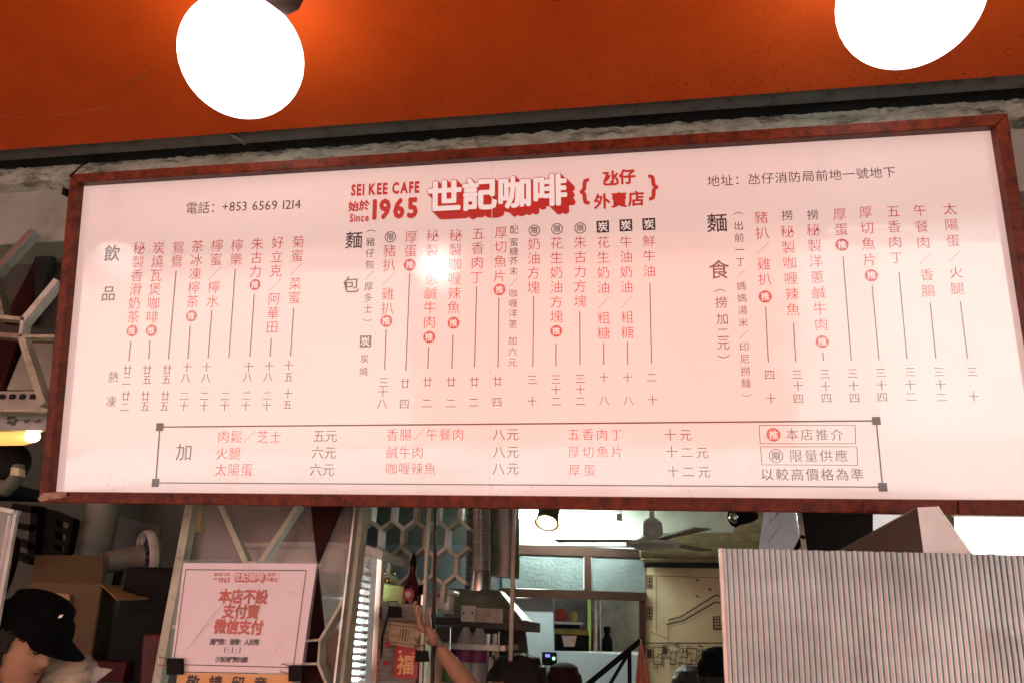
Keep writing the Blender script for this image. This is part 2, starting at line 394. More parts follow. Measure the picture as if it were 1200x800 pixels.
# shop: added sun-blocking mass above, side walls, beam, soffit
shop = T('shop_building', 'cafe building with beige beam over its open front and orange soffit', 'building', (0, 1.75, 0))
MB().box((-7.0, 2.0, 3.24), (4.3, 9.3, 5.4)).build('sun_block_mass', M_WALLD, shop)  # unseen mass added above to shade the shop from the sun
SOF = 3.154
MB().box((-7.0, -3.0, SOF), (4.2, 1.783, SOF+.03)).build('soffit', M_ORANGE, shop, origin=(0, 1.783, SOF))
MB().box((-7.0, -3.04, SOF-.265), (4.2, -3.001, SOF+.25)).build('canopy_edge', M_GREY, shop)
MB().box((-7.0, -3.0, SOF+.20), (4.2, 1.99, SOF+.25)).build('canopy_roof', M_GREY, shop)
MB().box((-7.0, 1.787, SOF+.012), (4.2, 1.855, SOF+.05)).build('channel', M_GREY, shop)
MB().box((-7.0, 1.857, SOF+.03), (4.2, 1.94, SOF+.06)).build('gap_shade_strip', M_BLACKV, shop)  # black strip stands in for the shade inside the gap
for a_, b_, c_ in (((62, 136), (100, 131), (142, 122)), ((140, 105), (160, 92), (176, 80)), ((0, 137), (20, 137), (40, 141)), ((150, 98), (168, 90), (181, 74))):
    g = MB(); q_ = [atz(a_[0], a_[1], SOF-.0012), atz(b_[0], b_[1], SOF-.0012), atz(c_[0], c_[1], SOF-.0012)]
    for u, v in zip(q_, q_[1:]):
        w_ = (v-u).cross(Vector((0, 0, 1))).normalized()*.0016; g.add([u-w_, u+w_, v+w_*.5, v-w_*.5], [(0, 1, 2, 3)])
    g.build('scratch', mat('scraped_paint', (.72, .20, .07), .5), shop)
for x in (-1.2,): MB().bar(at(268, 158, 1.81), at(286, 168, 1.81), .006, .02).build('clip', M_GREY, shop)
MB().box((-7.0, 1.95, 2.848), (4.2, 2.13, 3.23)).build('beam', M_BEAM, shop, bevel=.006)
# peeling ledge of plaster along the top of the beam
g = MB(); NX, NZ = 520, 9; rnd = random.Random(3)
import mathutils
def nz(x, y, z, s): return mathutils.noise.noise(Vector((x*s, y*s, z*s)))
for i in range(NX+1):
    x = -3.2 + 5.1*i/NX
    low = 3.085 + .014*nz(x, 0, 0, 3) + .010*nz(x, 2, 0, 14) + .004*nz(x, 5, 0, 50)
    for j in range(NZ+1):
        t = j/NZ; z = low + (3.205-low)*t
        y = 1.926 - .018*math.sin(math.pi*min(1, t*1.2+.12)) + .012*nz(x, z, 0, 22) + .008*nz(x, z, 3, 70)
        if j == 0: y = 1.952
        g.v.append(Vector((x, y, z)))
for i in range(NX):
    for j in range(NZ):
        a = i*(NZ+1)+j; g.f.append((a, a+NZ+1, a+NZ+2, a+1)); g.m.append(0)
g.build('peeling_plaster', M_PLAST, shop, smooth=True)
MB().box((-7.0, 2.14, .125), (-4.66, 2.25, 2.845)).build('front_wall', M_WALLD, shop)
MB().box((-7.12, -3.04, 0.125), (-7.002, 2.25, 3.3)).build('daylight_block_wall', M_WALLD, shop)  # unseen walls added at both sides to block daylight
MB().box((4.202, -3.04, 0.125), (4.32, 2.25, 3.3)).build('daylight_block_wall', M_WALLD, shop)
MB().box((-4.65, 2.14, 0.13), (-4.5, 9.2, 3.05)).build('side_wall', M_WALLD, shop)
MB().box((4.05, 2.14, 0.13), (4.2, 9.2, 3.05)).build('side_wall', M_WALLD, shop)
MB().box((-4.5, 2.135, 2.93), (4.05, 6.0, 3.04)).build('ceiling', M_CEIL, shop)
# left back partition, nearer than the rear wall
MB().box((-4.5, 3.9, .13), (-1.62, 4.0, 2.92)).build('partition', M_WALLD, shop)

BW = 6.0
# back wall with window opening: pieces round the pass-through
def wallpx(pxs, mt, name='back_wall', Y=BW, t=.12): return pslab(pxs, Y, t).build(name, mt, shop)
wallpx([(560, 700), (648, 700), (648, 1500), (500, 1500)], M_WALLB)
wallpx([(648, 762), (758, 768), (758, 1500), (648, 1500)], M_WALLB)
wallpx([(588, 520), (860, 520), (860, 641), (588, 637.5)], M_WALLG)
wallpx([(250, 520), (588, 520), (588, 637), (250, 637)], M_WALLD)
wallpx([(300, 637), (603, 637.5), (603, 700), (560, 700), (500, 1500), (250, 1500)], mat('slate_wall', (.13, .16, .17), .8, var=.15, scale=3))
wallpx([(757, 641), (1500, 655), (1500, 1500), (757, 1500)], M_MURAL, 'mural_wall', BW-.02)
wallpx([(860, 520), (1500, 520), (1500, 650), (860, 645)], M_OLIVE)

# ================================================================== MENU SIGN
sg = T('menu_sign', 'long framed cafe menu board with red logo, hung tilting forward from the beam', 'menu board', SIGN.pt(600, 590))
H_, V_, N_ = SIGN.h, SIGN.v, SIGN.n
def sq(p, o): return SIGN.pt(p[0], p[1], 0) + N_*o
TLi, TRi, BRi, BLi = (96, 216), (1161, 148.5), (1230, 585.6), (59.5, 576)      # visible print
TLo, TRo, BRo, BLo = (82, 204), (1181.5, 132.5), (1252, 605), (44.5, 588.5)
FT = .028                                                                       # frame stands proud of the print
def fr_pt(p): return SIGN.pt(p[0], p[1], FT)
def rail(a, b, c, d, name='frame_rail'):
    pts = [fr_pt(q) for q in (a, b, c, d)]
    return MB().slab(pts, -N_*(FT+.02)).build(name, M_FRAME, sg, bevel=.0025)
inTL, inTR, inBR, inBL = (90, 214), (1168, 147), (1237, 586), (56, 576)
rail(TLo, TRo, inTR, inTL)
rail((44.5, 588.5), (1123, 602.6), (1123, 585.5), (56, 576))
rail((1123.6, 602.6), (1252, 605), (1237, 586), (1123.6, 585.5))
rail(TLo, inTL, inBL, BLo)
rail(TRo, BRo, inBR, inTR)
# dark inner lip
g = MB()
def lip(a, b, w):
    p, q = SIGN.pt(*a), SIGN.pt(*b); g.slab([p+N_*.001, q+N_*.001, q+N_*.024, p+N_*.024], w)
lip(TLi, BLi, -H_*.0125); lip(TRi, BRi, H_*.012); lip(TLi, TRi, V_*.004)
g.build('inner_lip', mat('lip_dark_wood', (.03, .01, .007), .6), sg)
c4 = [SIGN.pt(*q) for q in ((92, 213), (1164, 146), (1234, 588), (56, 578))]
MB().slab([p - N_*.0218 for p in c4], -N_*.02).build('backing_board', M_BLACKV, sg)
sheet_o = SIGN.pt(56, 578)
sheet = MB().slab([p for p in c4], -N_*.020).build('print_sheet', M_SHEET, sg, origin=sheet_o)
# strap, screw and tape on the frame
MB().bar(SIGN.pt(84, 205, .03), at(100, 190, 1.88), .018, .004).build('strap', M_DARK, sg)
MB().slab([SIGN.pt(x, y, .031) for x, y in ((50, 577), (79, 576), (78, 582), (48, 587), (44, 584))], N_*.0008).build('tape', mat('clear_tape', (.35, .22, .16), .25, var=.5, scale=40, bump=1, bscale=120), sg)
MB().slab([SIGN.pt(x, y, .012) for x, y in ((80, 222), (83, 224), (81, 232), (78, 231))], N_*.02).build('frame_chip', M_DARK, sg)

def add(o): return o
def item(s, a, b, size=15.2, name='menu_item', mt=None, off=-.008): return txt(SIGN, s, a, b, size, name, mt or M_RED, sheet, off)
def black(s, a, b, size, name='menu_note', off=-.004): return txt(SIGN, s, a, b, size, name, M_BLK, sheet, off)
def price(lst, size=11.5):
    mb = MB()
    for ch, x, y in lst: txt(SIGN, ch, (x, y), (x, y), size, '', None, None, off=-.006, mb=mb, build=False)
    return mb.build('price', M_BLK, sheet)
def line(a, b, w=1.1): return stroke(SIGN, a, b, w).build('leader_line', M_BLK, sheet)
def badge(c, r, ch='推'):
    mb = MB()
    if ch == '推': disc(SIGN, c, r, .0014, mb, 0); put(mb, SIGN, ch, SIGN.pt(*c), r*1.35*SIGN.px(*c), .0022, .012, 1); ms = [M_RED, M_WHT]
    elif ch == '限': disc(SIGN, c, r, .0014, mb, 0, ring=.9); put(mb, SIGN, ch, SIGN.pt(*c), r*1.3*SIGN.px(*c), .0022, .008, 0); ms = [M_BLK]
    else: sqr(SIGN, c, r*2, .0014, mb, 0); put(mb, SIGN, ch, SIGN.pt(*c), r*1.75*SIGN.px(*c), .0022, .008, 1); ms = [M_BLK, M_WHT]
    return mb.build('badge', ms, sheet)
# --- drinks
black('飲', (131.6, 297), (131.6, 297), 19, 'heading', .004); black('品', (127.3, 344), (127.3, 344), 17.5, 'heading', .004)
black('熱', (133, 441.3), (133, 441.3), 12.5); black('凍', (130.3, 470), (130.3, 470), 12.5)
D = [
 ('秘製香滑奶茶', (163.4, 291), (156.3, 371.4), (155, 387.6), ((153.6, 400), (151.2, 422.7)), [('廿', 149.5, 433), ('二', 148.5, 445.6), ('廿', 147.5, 463.5), ('二', 146.5, 476.4)]),
 ('炭燒瓦煲咖啡', (186.3, 290.4), (178.6, 371.4), (177.6, 387.3), ((175.9, 398.7), (174.5, 420.7)), [('廿', 172.8, 432.8), ('五', 172.5, 444.3), ('廿', 170.5, 463.5), ('五', 170.1, 475.4)]),
 ('鴛鴦', (209.3, 290.4), (207.3, 306.2), None, ((206.6, 318), (197.5, 420.7)), [('廿', 196.1, 432.5), ('五', 195.4, 444), ('廿', 193.8, 463.5), ('五', 192.7, 475.4)]),
 ('茶冰凍檸茶', (231.9, 288.7), (225.8, 353.2), (224.5, 370.4), ((223.1, 381.5), (220.4, 420.3)), [('十', 219.4, 429.8), ('八', 217.7, 442.3), ('二', 216.4, 463.5), ('十', 215.7, 475.4)]),
 ('檸蜜／檸水', (254.8, 288), (249.4, 352.8), None, ((248.4, 363.6), (244, 419.3)), [('十', 242.4, 429.8), ('八', 241.4, 442.3), ('二', 239.7, 463.5), ('十', 239.3, 475.4)]),
 ('檸樂', (278.1, 287.7), (276.8, 303.9), None, ((275.8, 315.7), (268.4, 419)), [('二', 264.3, 463.5), ('十', 263.6, 475)]),
 ('朱古力', (301.8, 286), (299.7, 318.1), (299.1, 333.9), ((298.1, 345), (293, 418)), [('十', 291.6, 429.5), ('八', 290.3, 441.3), ('二', 288.9, 463.2), ('十', 288.3, 475)]),
 ('好立克／阿華田', (325.7, 284.6), (319, 383.2), None, ((318, 395.7), (316.6, 417.6)), [('十', 315.6, 428.8), ('八', 314.3, 441.3), ('二', 312.9, 463.2), ('十', 312.6, 475)]),
 ('菊蜜／菜蜜', (349.7, 283.6), (345, 348.8), None, ((344.3, 361.3), (340.6, 417)), [('十', 338.6, 428), ('五', 338.2, 441.3), ('十', 337.6, 460.8), ('五', 336.9, 473.7)]),
]
for s, a, b, bd, ln, pr in D:
    item(s, a, b, 15)
    if bd: badge(bd, 6.3)
    line(*ln); price(pr)
# --- bread
black('麵', (415, 281.6), (415, 281.6), 21, 'heading', .006); black('包', (411.5, 333.8), (411.5, 333.8), 20, 'heading', .006)
black('（豬仔包／厚多士）', (434.8, 271), (430.6, 375), 11)
badge((428.5, 400), 6.6, '炭'); black('炭燒', (427.2, 420), (426.3, 434.8), 10.5)
for y, ch in zip((269.4, 284, 295, 306, 318, 331, 343.8, 355.7, 367.2, 380, 399, 411.4, 424.2), '配蜜糖芥末／咖喱洋蔥加六元'):
    pass
g = MB()
for y, ch in zip((269.4, 284, 295, 306, 318, 331, 343.8, 355.7, 367.2, 380, 399, 411.4, 424.2), '配蜜糖芥末／咖喱洋蔥加六元'):
    x = 602.4 - 1.9*(y-269.4)/155; txt(SIGN, ch, (x, y), (x, y), 10.8, '', None, None, off=-.004, mb=g, build=False)
g.build('menu_note', M_BLK, sheet)
B = [
 (('限', 457.6, 278, 6.5), '豬扒／雞扒', (456.6, 294), (454, 361.4), (452.9, 376.3), ((452.5, 385.9), (450.8, 432.7)), [('三', 449.7, 447.5), ('十', 448.9, 459.2), ('八', 448, 472.4)]),
 (None, '厚蛋', (482, 278), (481.4, 294), (480.4, 310.6), ((480.2, 321), (475.7, 433.7)), [('廿', 474.8, 448.6), ('四', 473.8, 473)]),
 (None, '秘製洋蔥鹹牛肉', (507, 276.4), (503.3, 377.4), (503.1, 395), ((502.5, 406), (501.4, 431.6)), [('廿', 501.2, 446.9), ('二', 500.3, 472)]),
 (None, '秘製咖喱辣魚', (534, 276), (531.8, 360.4), (531.6, 378.5), ((530.9, 391.9), (529.7, 431.6)), [('廿', 528.8, 446.9), ('二', 528.4, 472)]),
 (None, '五香肉丁', (560.6, 274), (558.6, 325), None, ((558.6, 336), (556.2, 430.5)), [('廿', 556, 446.5), ('二', 555.4, 471)]),
 (None, '厚切魚片', (587.4, 272.6), (585.6, 323.6), (585.4, 339.6), ((584.7, 349), (583.7, 430.5)), [('廿', 583.2, 446), ('四', 582.6, 470.5)]),
 (('限', 626.2, 270.4, 6.8), '奶油方塊', (626, 286), (625.1, 337), None, ((625.5, 347.6), (624.4, 429.5)), [('三', 624, 444.4), ('十', 623.8, 469.9)]),
 (('限', 652.8, 268.6, 6.8), '花生奶油方塊', (652.4, 285), (652.1, 371), (651.9, 388), ((651.5, 402.3), (651.5, 428.4)), [('三', 651.7, 443.9), ('十', 651.7, 456.5), ('二', 651.7, 469.9)]),
 (('限', 680, 267.6, 6.8), '朱古力方塊', (680, 284), (679.9, 353), None, ((679.5, 365.3), (679.7, 427.8)), [('三', 679.9, 443.3), ('十', 679.9, 456), ('二', 679.9, 469.4)]),
 (('炭', 706.4, 266, 7.3), '花生奶油／粗糖', (707, 284), (707.4, 390.2), None, ((707.4, 401.8), (707.6, 427)), [('十', 707.8, 441.8), ('八', 708, 468.8)]),
 (('炭', 733.4, 264.4, 7.4), '牛油奶油／粗糖', (733.6, 283.6), (735.2, 389.5), None, ((735.2, 400.4), (735.6, 426.7)), [('十', 735.6, 441.8), ('八', 736.3, 468.8)]),
 (('炭', 760.4, 263, 7.5), '鮮牛油', (760.6, 282.6), (761, 317.6), None, ((761.6, 332), (763.5, 426.3)), [('二', 763.7, 441.8), ('十', 764.8, 468.4)]),
]
for bd0, s, a, b, bd, ln, pr in B:
    if bd0: badge((bd0[1], bd0[2]), bd0[3], bd0[0])
    item(s, a, b, 15.8)
    if bd: badge(bd, 7)
    line(*ln); price(pr, 12.5)
# --- noodles
black('麵', (840.3, 261.3), (840.3, 261.3), 25, 'heading', .006); black('食', (842.5, 316), (842.5, 316), 25, 'heading', .006)
g = MB()
for x, y, ch in ((843.4, 341, '（'), (845, 354.4, '撈'), (846.6, 373.8, '加'), (847.2, 390, '二'), (847.5, 402.8, '元'), (848.1, 417.5, '）')):
    txt(SIGN, ch, (x, y), (x+.01, y+.1), 15, '', None, None, off=-.002, mb=g, build=False) if ch not in '（）' else txt(SIGN, ch+' ', (x, y), (x, y+1), 15, '', None, None, off=-.002, mb=g, build=False)
g.build('menu_note', M_BLK, sheet)
black('（出前一丁／媽媽湯米／印尼撈麵）', (864.9, 250.5), (874.7, 462.8), 12)
R_ = [
 (None, '豬扒／雞扒', (891.9, 255), (896, 327.5), (896.6, 347.8), ((897.2, 359.7), (900.3, 424.4)), [('四', 901.9, 438.8), ('十', 903.4, 466.6)]),
 ((922.2, 252.5), '秘製咖喱辣魚', (922.5, 271.6), (929.4, 362.8), None, ((929.7, 378.4), (932.5, 423.8)), [('三', 934, 438.4), ('十', 935, 451.9), ('四', 935.6, 466.6)]),
 ((952.2, 251.9), '秘製洋蔥鹹牛肉', (952.8, 269.7), (962.2, 380), (963.4, 400.3), ((964, 412.8), (965, 422.8)), [('三', 966.3, 437.8), ('十', 967.5, 452.5), ('四', 968.4, 466)]),
 (None, '厚蛋', (984, 251.3), (985.6, 269), (986.6, 287.2), ((987.8, 300.3), (997.5, 422.2)), [('三', 998.8, 436.9), ('十', 1000.3, 451.9), ('四', 1001.3, 466)]),
 (None, '厚切魚片', (1014.4, 248.8), (1019, 304.4), (1021, 323), ((1021.9, 334.7), (1030, 421.6)), [('三', 1032.2, 436.3), ('十', 1033, 451), ('四', 1033.8, 465)]),
 (None, '五香肉丁', (1046.3, 247.8), (1050.3, 301.9), None, ((1053.4, 319), (1062.8, 420.6)), [('三', 1066, 435.3), ('十', 1066.6, 450.3), ('二', 1067.5, 464.4)]),
 (None, '午餐肉／香腸', (1077.8, 246.6), (1087.8, 341), None, ((1090, 355), (1096.6, 419.7)), [('三', 1100.3, 435.3), ('十', 1101.9, 450.3), ('二', 1103, 465)]),
 (None, '太陽蛋／火腿', (1112.8, 245), (1122, 338), None, ((1125.3, 353.4), (1133.8, 419.7)), [('三', 1138.8, 435.3), ('十', 1141, 464.4)]),
]
for lo, s, a, b, bd, ln, pr in R_:
    if lo: black('撈', lo, lo, 14)
    item(s, a, b, 17)
    if bd: badge(bd, 7.8)
    line(*ln); price(pr, 13.5)
# --- extras box
cs = [((187.6, 499.9), 8.5), ((1026.7, 492.7), 10), ((1034.2, 570.2), 10.5), ((182.7, 565.2), 8.5)]
g = MB()
for i in range(4): stroke(SIGN, cs[i][0], cs[(i+1) % 4][0], 1.5, mb=g)
for c, s in cs: sqr(SIGN, c, s, .0018, g)
g.build('box_border', mat('menu_grey_ink', (.09, .06, .05), .5, coat=1), sheet)
g = MB()                                                         # faint honeycomb print inside the box
hx0, hx1, hy0, hy1 = 196, 855, 504, 562
r = 6.2; row = 0; y = hy0+4
while y < hy1:
    x = hx0 + (r*.87 if row % 2 else 0)
    while x < hx1:
        ps = [(x+r*math.sin(math.pi*k/3), y+r*math.cos(math.pi*k/3)) for k in range(4)]
        for k in range(3): stroke(SIGN, ps[k], ps[k+1], .5, .0006, g)
        x += r*1.74
    y += r*1.5; row += 1
S(g.build('honeycomb_print', M_PALE, sheet), 'stuff')
black('加', (216, 529), (216, 529), 20, 'heading', .0)
for s, a, b in (('肉鬆／芝士', (262.2, 511), (322.9, 511.5)), ('火腿', (260.4, 530.9), (275.4, 530.9)), ('太陽蛋', (259, 549.8), (289.3, 549.8)),
                ('香腸／午餐肉', (460, 509), (537, 508.4)), ('鹹牛肉', (459.4, 529.6), (489.6, 529.6)), ('咖喱辣魚', (458.9, 548.5), (504, 548.5)),
                ('五香肉丁', (672.5, 508.4), (722, 509)), ('厚切魚片', (672.5, 529), (723, 529)), ('厚蛋', (673.3, 550.3), (690.6, 550.3))):
    item(s, a, b, 14.5)
for s, a, b in (('五元', (374, 510.2), (388.3, 510.2)), ('六元', (372.3, 529.9), (387, 529.9)), ('六元', (370.2, 549.7), (384.9, 549.7)),
                ('八元', (584.7, 508.4), (601, 508.4)), ('八元', (584.7, 529), (601, 529)), ('八元', (584.3, 548.5), (601, 548.5)),
                ('十元', (785.4, 509), (803.5, 509)), ('十二元', (787, 529), (822.8, 529.9)), ('十二元', (788.7, 551.8), (825, 552.3))):
    black(s, a, b, 15, 'price')
for q in (((889.5, 498), (1001.9, 497.6), (1002.6, 519.3), (890.8, 519.3)), ((891.3, 523), (1004, 523), (1005, 544.6), (892.6, 544))):
    g = MB()
    for i in range(4): stroke(SIGN, q[i], q[(i+1) % 4], .8, mb=g)
    g.build('legend_border', M_BLK, sheet)
badge((906.3, 509), 8.3); badge((909.4, 533.5), 8.3, '限')
black('本店推介', (928, 508.4), (980.7, 509), 15.5, 'legend', -.004); black('限量供應', (932.6, 533.5), (985.9, 533.5), 16, 'legend', -.004)
black('以較高價格為準', (899, 555.3), (1004.5, 555.5), 16, 'legend', .0)
stroke(SIGN, (577, 190), (574, 581), .7, .0011).build('sheet_seam', M_PALE, sheet)
# --- header
def word(sf, s, a, b, hpx, name, mt, parent, off=0.0, mb=None, mi=0, o=.0012, build=True):
    """a latin/mixed word fitted between pixels a and b along its mid line"""
    mb = mb or MB(); adv = []; x = 0
    for ch in s:
        if ch == ' ': x += .35; adv.append(None); continue
        vs, fs = glyph(ch, off); cjk = ord(ch) > 0x2e00
        w = 1.0 if cjk else max(v[0] for v in vs)-min(v[0] for v in vs)+.11
        adv.append((x, w, min(v[0] for v in vs), cjk)); x += w
    p, q = sf.pt(*a), sf.pt(*b); L = (q-p).length; sz = hpx*sf.px(*a)/.69; kx = L/(x*sz); d = (q-p).normalized()
    for ch, ad in zip(s, adv):
        if ad is None: continue
        vs, fs = glyph(ch, min(off, .004)); x0, w, mn, cjk = ad
        oy = .38 if cjk else .34
        if cjk: mn = 0
        dd = [(0, 0)] if off <= .012 else [(0, 0)]+[(off*math.cos(math.pi*i/4), off*math.sin(math.pi*i/4)) for i in range(8)]
        for i, (ex, ey) in enumerate(dd):
            mb.add([p + sf.n*(o+.00002*i) + d*((x0+.05+vx-mn+ex)*sz*kx) + sf.v*((vy-oy+ey)*sz) for vx, vy in vs], fs, mi)
    return mb.build(name, mt, parent) if build else mb
word(SIGN, '電話：+853 6569 1214', (217, 244.4), (353.5, 239.6), 10, 'phone_number', M_BLK, sheet, -.004)
black('地址：氹仔消防局前地一號地下', (836, 212.5), (1042, 202), 15.5, 'address', -.004)
word(SIGN, 'SEI KEE CAFE', (411, 223.4), (492.5, 219.6), 12.2, 'logo_lettering', M_RED, sheet, .042)
txt(SIGN, '始於', (414.5, 242.2), (427, 241), 12.5, 'logo_lettering', M_RED, sheet, off=.03)
word(SIGN, 'Since', (409.5, 256), (433, 255), 8.8, 'logo_lettering', M_RED, sheet, .03)
word(SIGN, '1965', (435.5, 246.2), (491.5, 243.5), 21.5, 'logo_lettering', M_RED, sheet, .045)
g = MB(); chs = '世記咖啡'; cx = [521, 562, 603, 644]; cyy = [230.5, 228, 225.6, 223.2]
for k in range(14, -1, -1):                                       # stepped block shadow
    for ch, x, y in zip(chs, cx, cyy):
        put(g, SIGN, ch, SIGN.pt(x+k*.62, y+k*.62), 40*SIGN.px(x, y), .0006+.00002*(14-k), .056, 0, 1.03)
for ch, x, y in zip(chs, cx, cyy): put(g, SIGN, ch, SIGN.pt(x, y), 40*SIGN.px(x, y), .0016, .032, 1, 1.03)
g.build('logo_block_letters', [M_RED, M_WHT], sheet)
txt(SIGN, '氹仔', (715.5, 209.3), (735, 207.4), 19.5, 'logo_lettering', M_RED, sheet, off=.034)
txt(SIGN, '外賣店', (705.5, 236.3), (745.5, 233), 19.5, 'logo_lettering', M_RED, sheet, off=.03)
for ch, x, y in (('{', 685, 222.5), ('}', 765.5, 217.5)):
    g = MB(); put(g, SIGN, ch, SIGN.pt(x, y), 33*SIGN.px(x, y), .0012, .028, 0, 1.0, latin=True); g.build('logo_bracket', M_RED, sheet)

# ================================================================== GLOBE LAMPS under the soffit
def globe(label, c, r, mt, group='white globe lamps under the orange soffit'):
    c = Vector(c); t = T('globe_lamp', label, 'globe lamp', (c.x, c.y, SOF), group)
    MB().ball(c, r, 48).build('globe', mt if not group.startswith('globe lamps of the outer') else (M_SHELLB if mt is M_GLOBEB else M_SHELLD), t, smooth=True)
    if group.startswith('globe lamps of the outer'): MB().ball(c, r*.55, 24).build('bulb', M_GLOBEB if mt is M_GLOBEB else M_GLOBED, t, True)
    MB().lathe((c.x, c.y, c.z+r*.86), [(0, 0), (.055, 0), (.058, .02), (.05, .045), (.03, .06), (.03, SOF-c.z-r*.86-.02), (.06, SOF-c.z-r*.86-.018), (.06, SOF-c.z-r*.86-.001), (0, SOF-c.z-r*.86-.001)], 24).build('lamp_holder', mat('bronze_lamp_holder', (.05, .03, .02), .5), t, smooth=True)
    return t
c1 = atz(284, 67, 2.93); c2 = atz(1065, -2, 2.93)
g1 = globe('white globe lamp above the left part of the menu board', c1, .157, M_GLOBE)
g2 = globe('cool white globe lamp above the right end of the menu board', c2, .155, M_GLOBE2)
# small curved bracket seen beside the left globe
g = MB(); p0 = atz(318, 2, 3.04); 
g.tube([p0+Vector((-.03, .0, -.01)), p0+Vector((.0, .01, .0)), p0+Vector((.035, .02, .03)), p0+Vector((.05, .02, .085))], [.03, .036, .034, .03], 16)
g.build('lamp_bracket', mat('bronze_lamp_holder', (.05, .03, .02), .5), g1, smooth=True)
globe('dim globe lamp over the pavement behind the viewer, leftmost', (-2.94, -.5, 2.67), .115, M_GLOBED, 'globe lamps of the outer row')
globe('brighter globe lamp over the pavement behind the viewer, middle one', (-.95, -.5, 2.55), .13, M_GLOBEB, 'globe lamps of the outer row')
globe('white globe lamp over the pavement behind the viewer, rightmost', (1.10, -.5, 2.47), .135, M_GLOBED, 'globe lamps of the outer row')

# ================================================================== BACK OF THE SHOP
def panel_px(pxs, Y, t, name, mt, parent, bevel=0): return pslab(pxs, Y, t).build(name, mt, parent, bevel=bevel)
def pbar(a, b, Y, wpx, t, mb=None, mi=0, Y2=None):
    mb = mb or MB(); p = at(a[0], a[1], Y); q = at(b[0], b[1], Y2 or Y)
    k = (at(a[0]+1, a[1], Y)-p).length; return mb.bar(p, q, wpx*k, t, mi)
Yw = 5.95
wn = T('back_window', 'brown framed window with two frosted transom panes above the rear opening', 'window', at(680, 720, Yw))
panel_px([(585, 648), (757, 653), (757, 643), (585, 637)], Yw, .05, 'top_rail', M_BROWNF, wn)
panel_px([(585, 698.5), (757, 703.5), (757, 694), (585, 688.5)], Yw-.01, .06, 'transom_bar', M_BROWNF, wn)
panel_px([(684.5, 694), (693, 694), (692.5, 651), (684.5, 651)], Yw, .05, 'mullion', M_BROWNF, wn)
panel_px([(749.5, 800), (757, 800), (756.5, 703.6), (749, 703.4)], Yw, .05, 'post', M_BROWNF, wn)
panel_px([(588, 688), (684, 691), (684, 651), (588, 648.4)], Yw+.02, .01, 'pane', M_FROST, wn)
panel_px([(693, 691.5), (756, 693.5), (756, 653.3), (693, 651.4)], Yw+.02, .01, 'pane', M_FROST, wn)
# niche with things seen through the opening
sb = T('shelf_niche', 'open hatch in the blue wall with a narrow shelf inside', 'niche', at(695, 764, 6.5))
panel_px([(630, 780), (765, 780), (765, 690), (630, 690)], 6.75, .04, 'back_board', mat('niche_back', (.20, .20, .17), .8, dirt=.3), sb)
panel_px([(690, 764), (755, 764), (755, 700), (690, 700)], 6.70, .02, 'tile_panel', mat('pale_tile', (.38, .40, .37), .5), sb)
MB().slab(P([(640, 766), (760, 768), (760, 764), (640, 762)], 6.13), (0, .6, 0)).build('sill', M_WHITEP, sb)
MB().slab(P([(647, 730.5), (683, 731.5), (683, 728.5), (647, 727.5)], 6.15), (0, .3, 0)).build('shelf', M_WHITEP, sb)
t = tag(panel_px([(650, 727), (664, 727), (664, 717), (661, 712), (654, 712), (650, 716)], 6.2, .1, 'toy_house', mat('red_plastic', (.45, .05, .02), .4), None, .004), 'small red tub on the narrow shelf in the hatch', 'tub')
t = tag(MB().lathe(at(672, 727.5, 6.25), [(0, 0), (.03, 0), (.034, .05), (.026, .06), (.026, .075), (0, .075)], 16).build('jar', mat('yellow_tin', (.6, .45, .12), .4), None, True), 'small yellow jar beside the red tub on the shelf', 'jar')
tb = T('tool_box', 'black tool box with mustard lid standing in the hatch', 'tool box', at(668, 763, 6.25))
panel_px([(647, 762), (690, 763), (690, 744), (647, 742)], 6.22, .2, 'body', M_DARK, tb, .004)
panel_px([(647, 742), (690, 744), (689, 737.5), (648, 736.5)], 6.21, .22, 'lid', mat('mustard_plastic', (.30, .20, .02), .5), tb, .004)
panel_px([(661, 757), (673, 757), (676, 744.5), (658, 744)], 6.2, .02, 'front_plate', M_STEELD, tb)
tag(panel_px([(648, 735.5), (679, 736), (679, 730.8), (648, 730.4)], 6.2, .12, 'radio', M_DARK, None, .003), 'low black box under the narrow shelf in the hatch', 'box')
g = MB(); g.tube([at(698, 763, 6.3), at(698, 700, 6.3)], .045, 14); pp = g.build('drain_pipe', M_STEELD, None, True); tag(pp, 'grey vertical drain pipe inside the hatch', 'pipe')
tag(panel_px([(688.5, 762), (692.5, 762), (692.5, 701), (688.5, 701)], 6.28, .03, 'glass_strip', mat('green_lit_glass', (.3, .5, .15), .3, emit=(.5, .8, .2), es=.05), None), 'yellow-green lit strip beside the pipe in the hatch', 'light strip')
tag(MB().lathe(at(712, 764.5, 6.25), [(0, 0), (.045, 0), (.045, .1), (.02, .14), (.03, .16), (.03, .2), (0, .2)], 14).build('water_bottle', M_DARK, None, True), 'dark bottle standing on the sill of the hatch', 'bottle')
# stair rail
rl = T('stair_rail', 'black metal stair rail slanting up to the brown post', 'railing', at(735, 800, 5.6))
pbar((683, 806), (752, 749), 5.6, 6, .04).build('handrail', M_DARK, rl)
pbar((706, 816), (738, 762), 5.6, 4, .03).build('brace', M_DARK, rl)
pbar((739, 900), (737.5, 762), 5.6, 5, .04).build('post', M_DARK, rl)
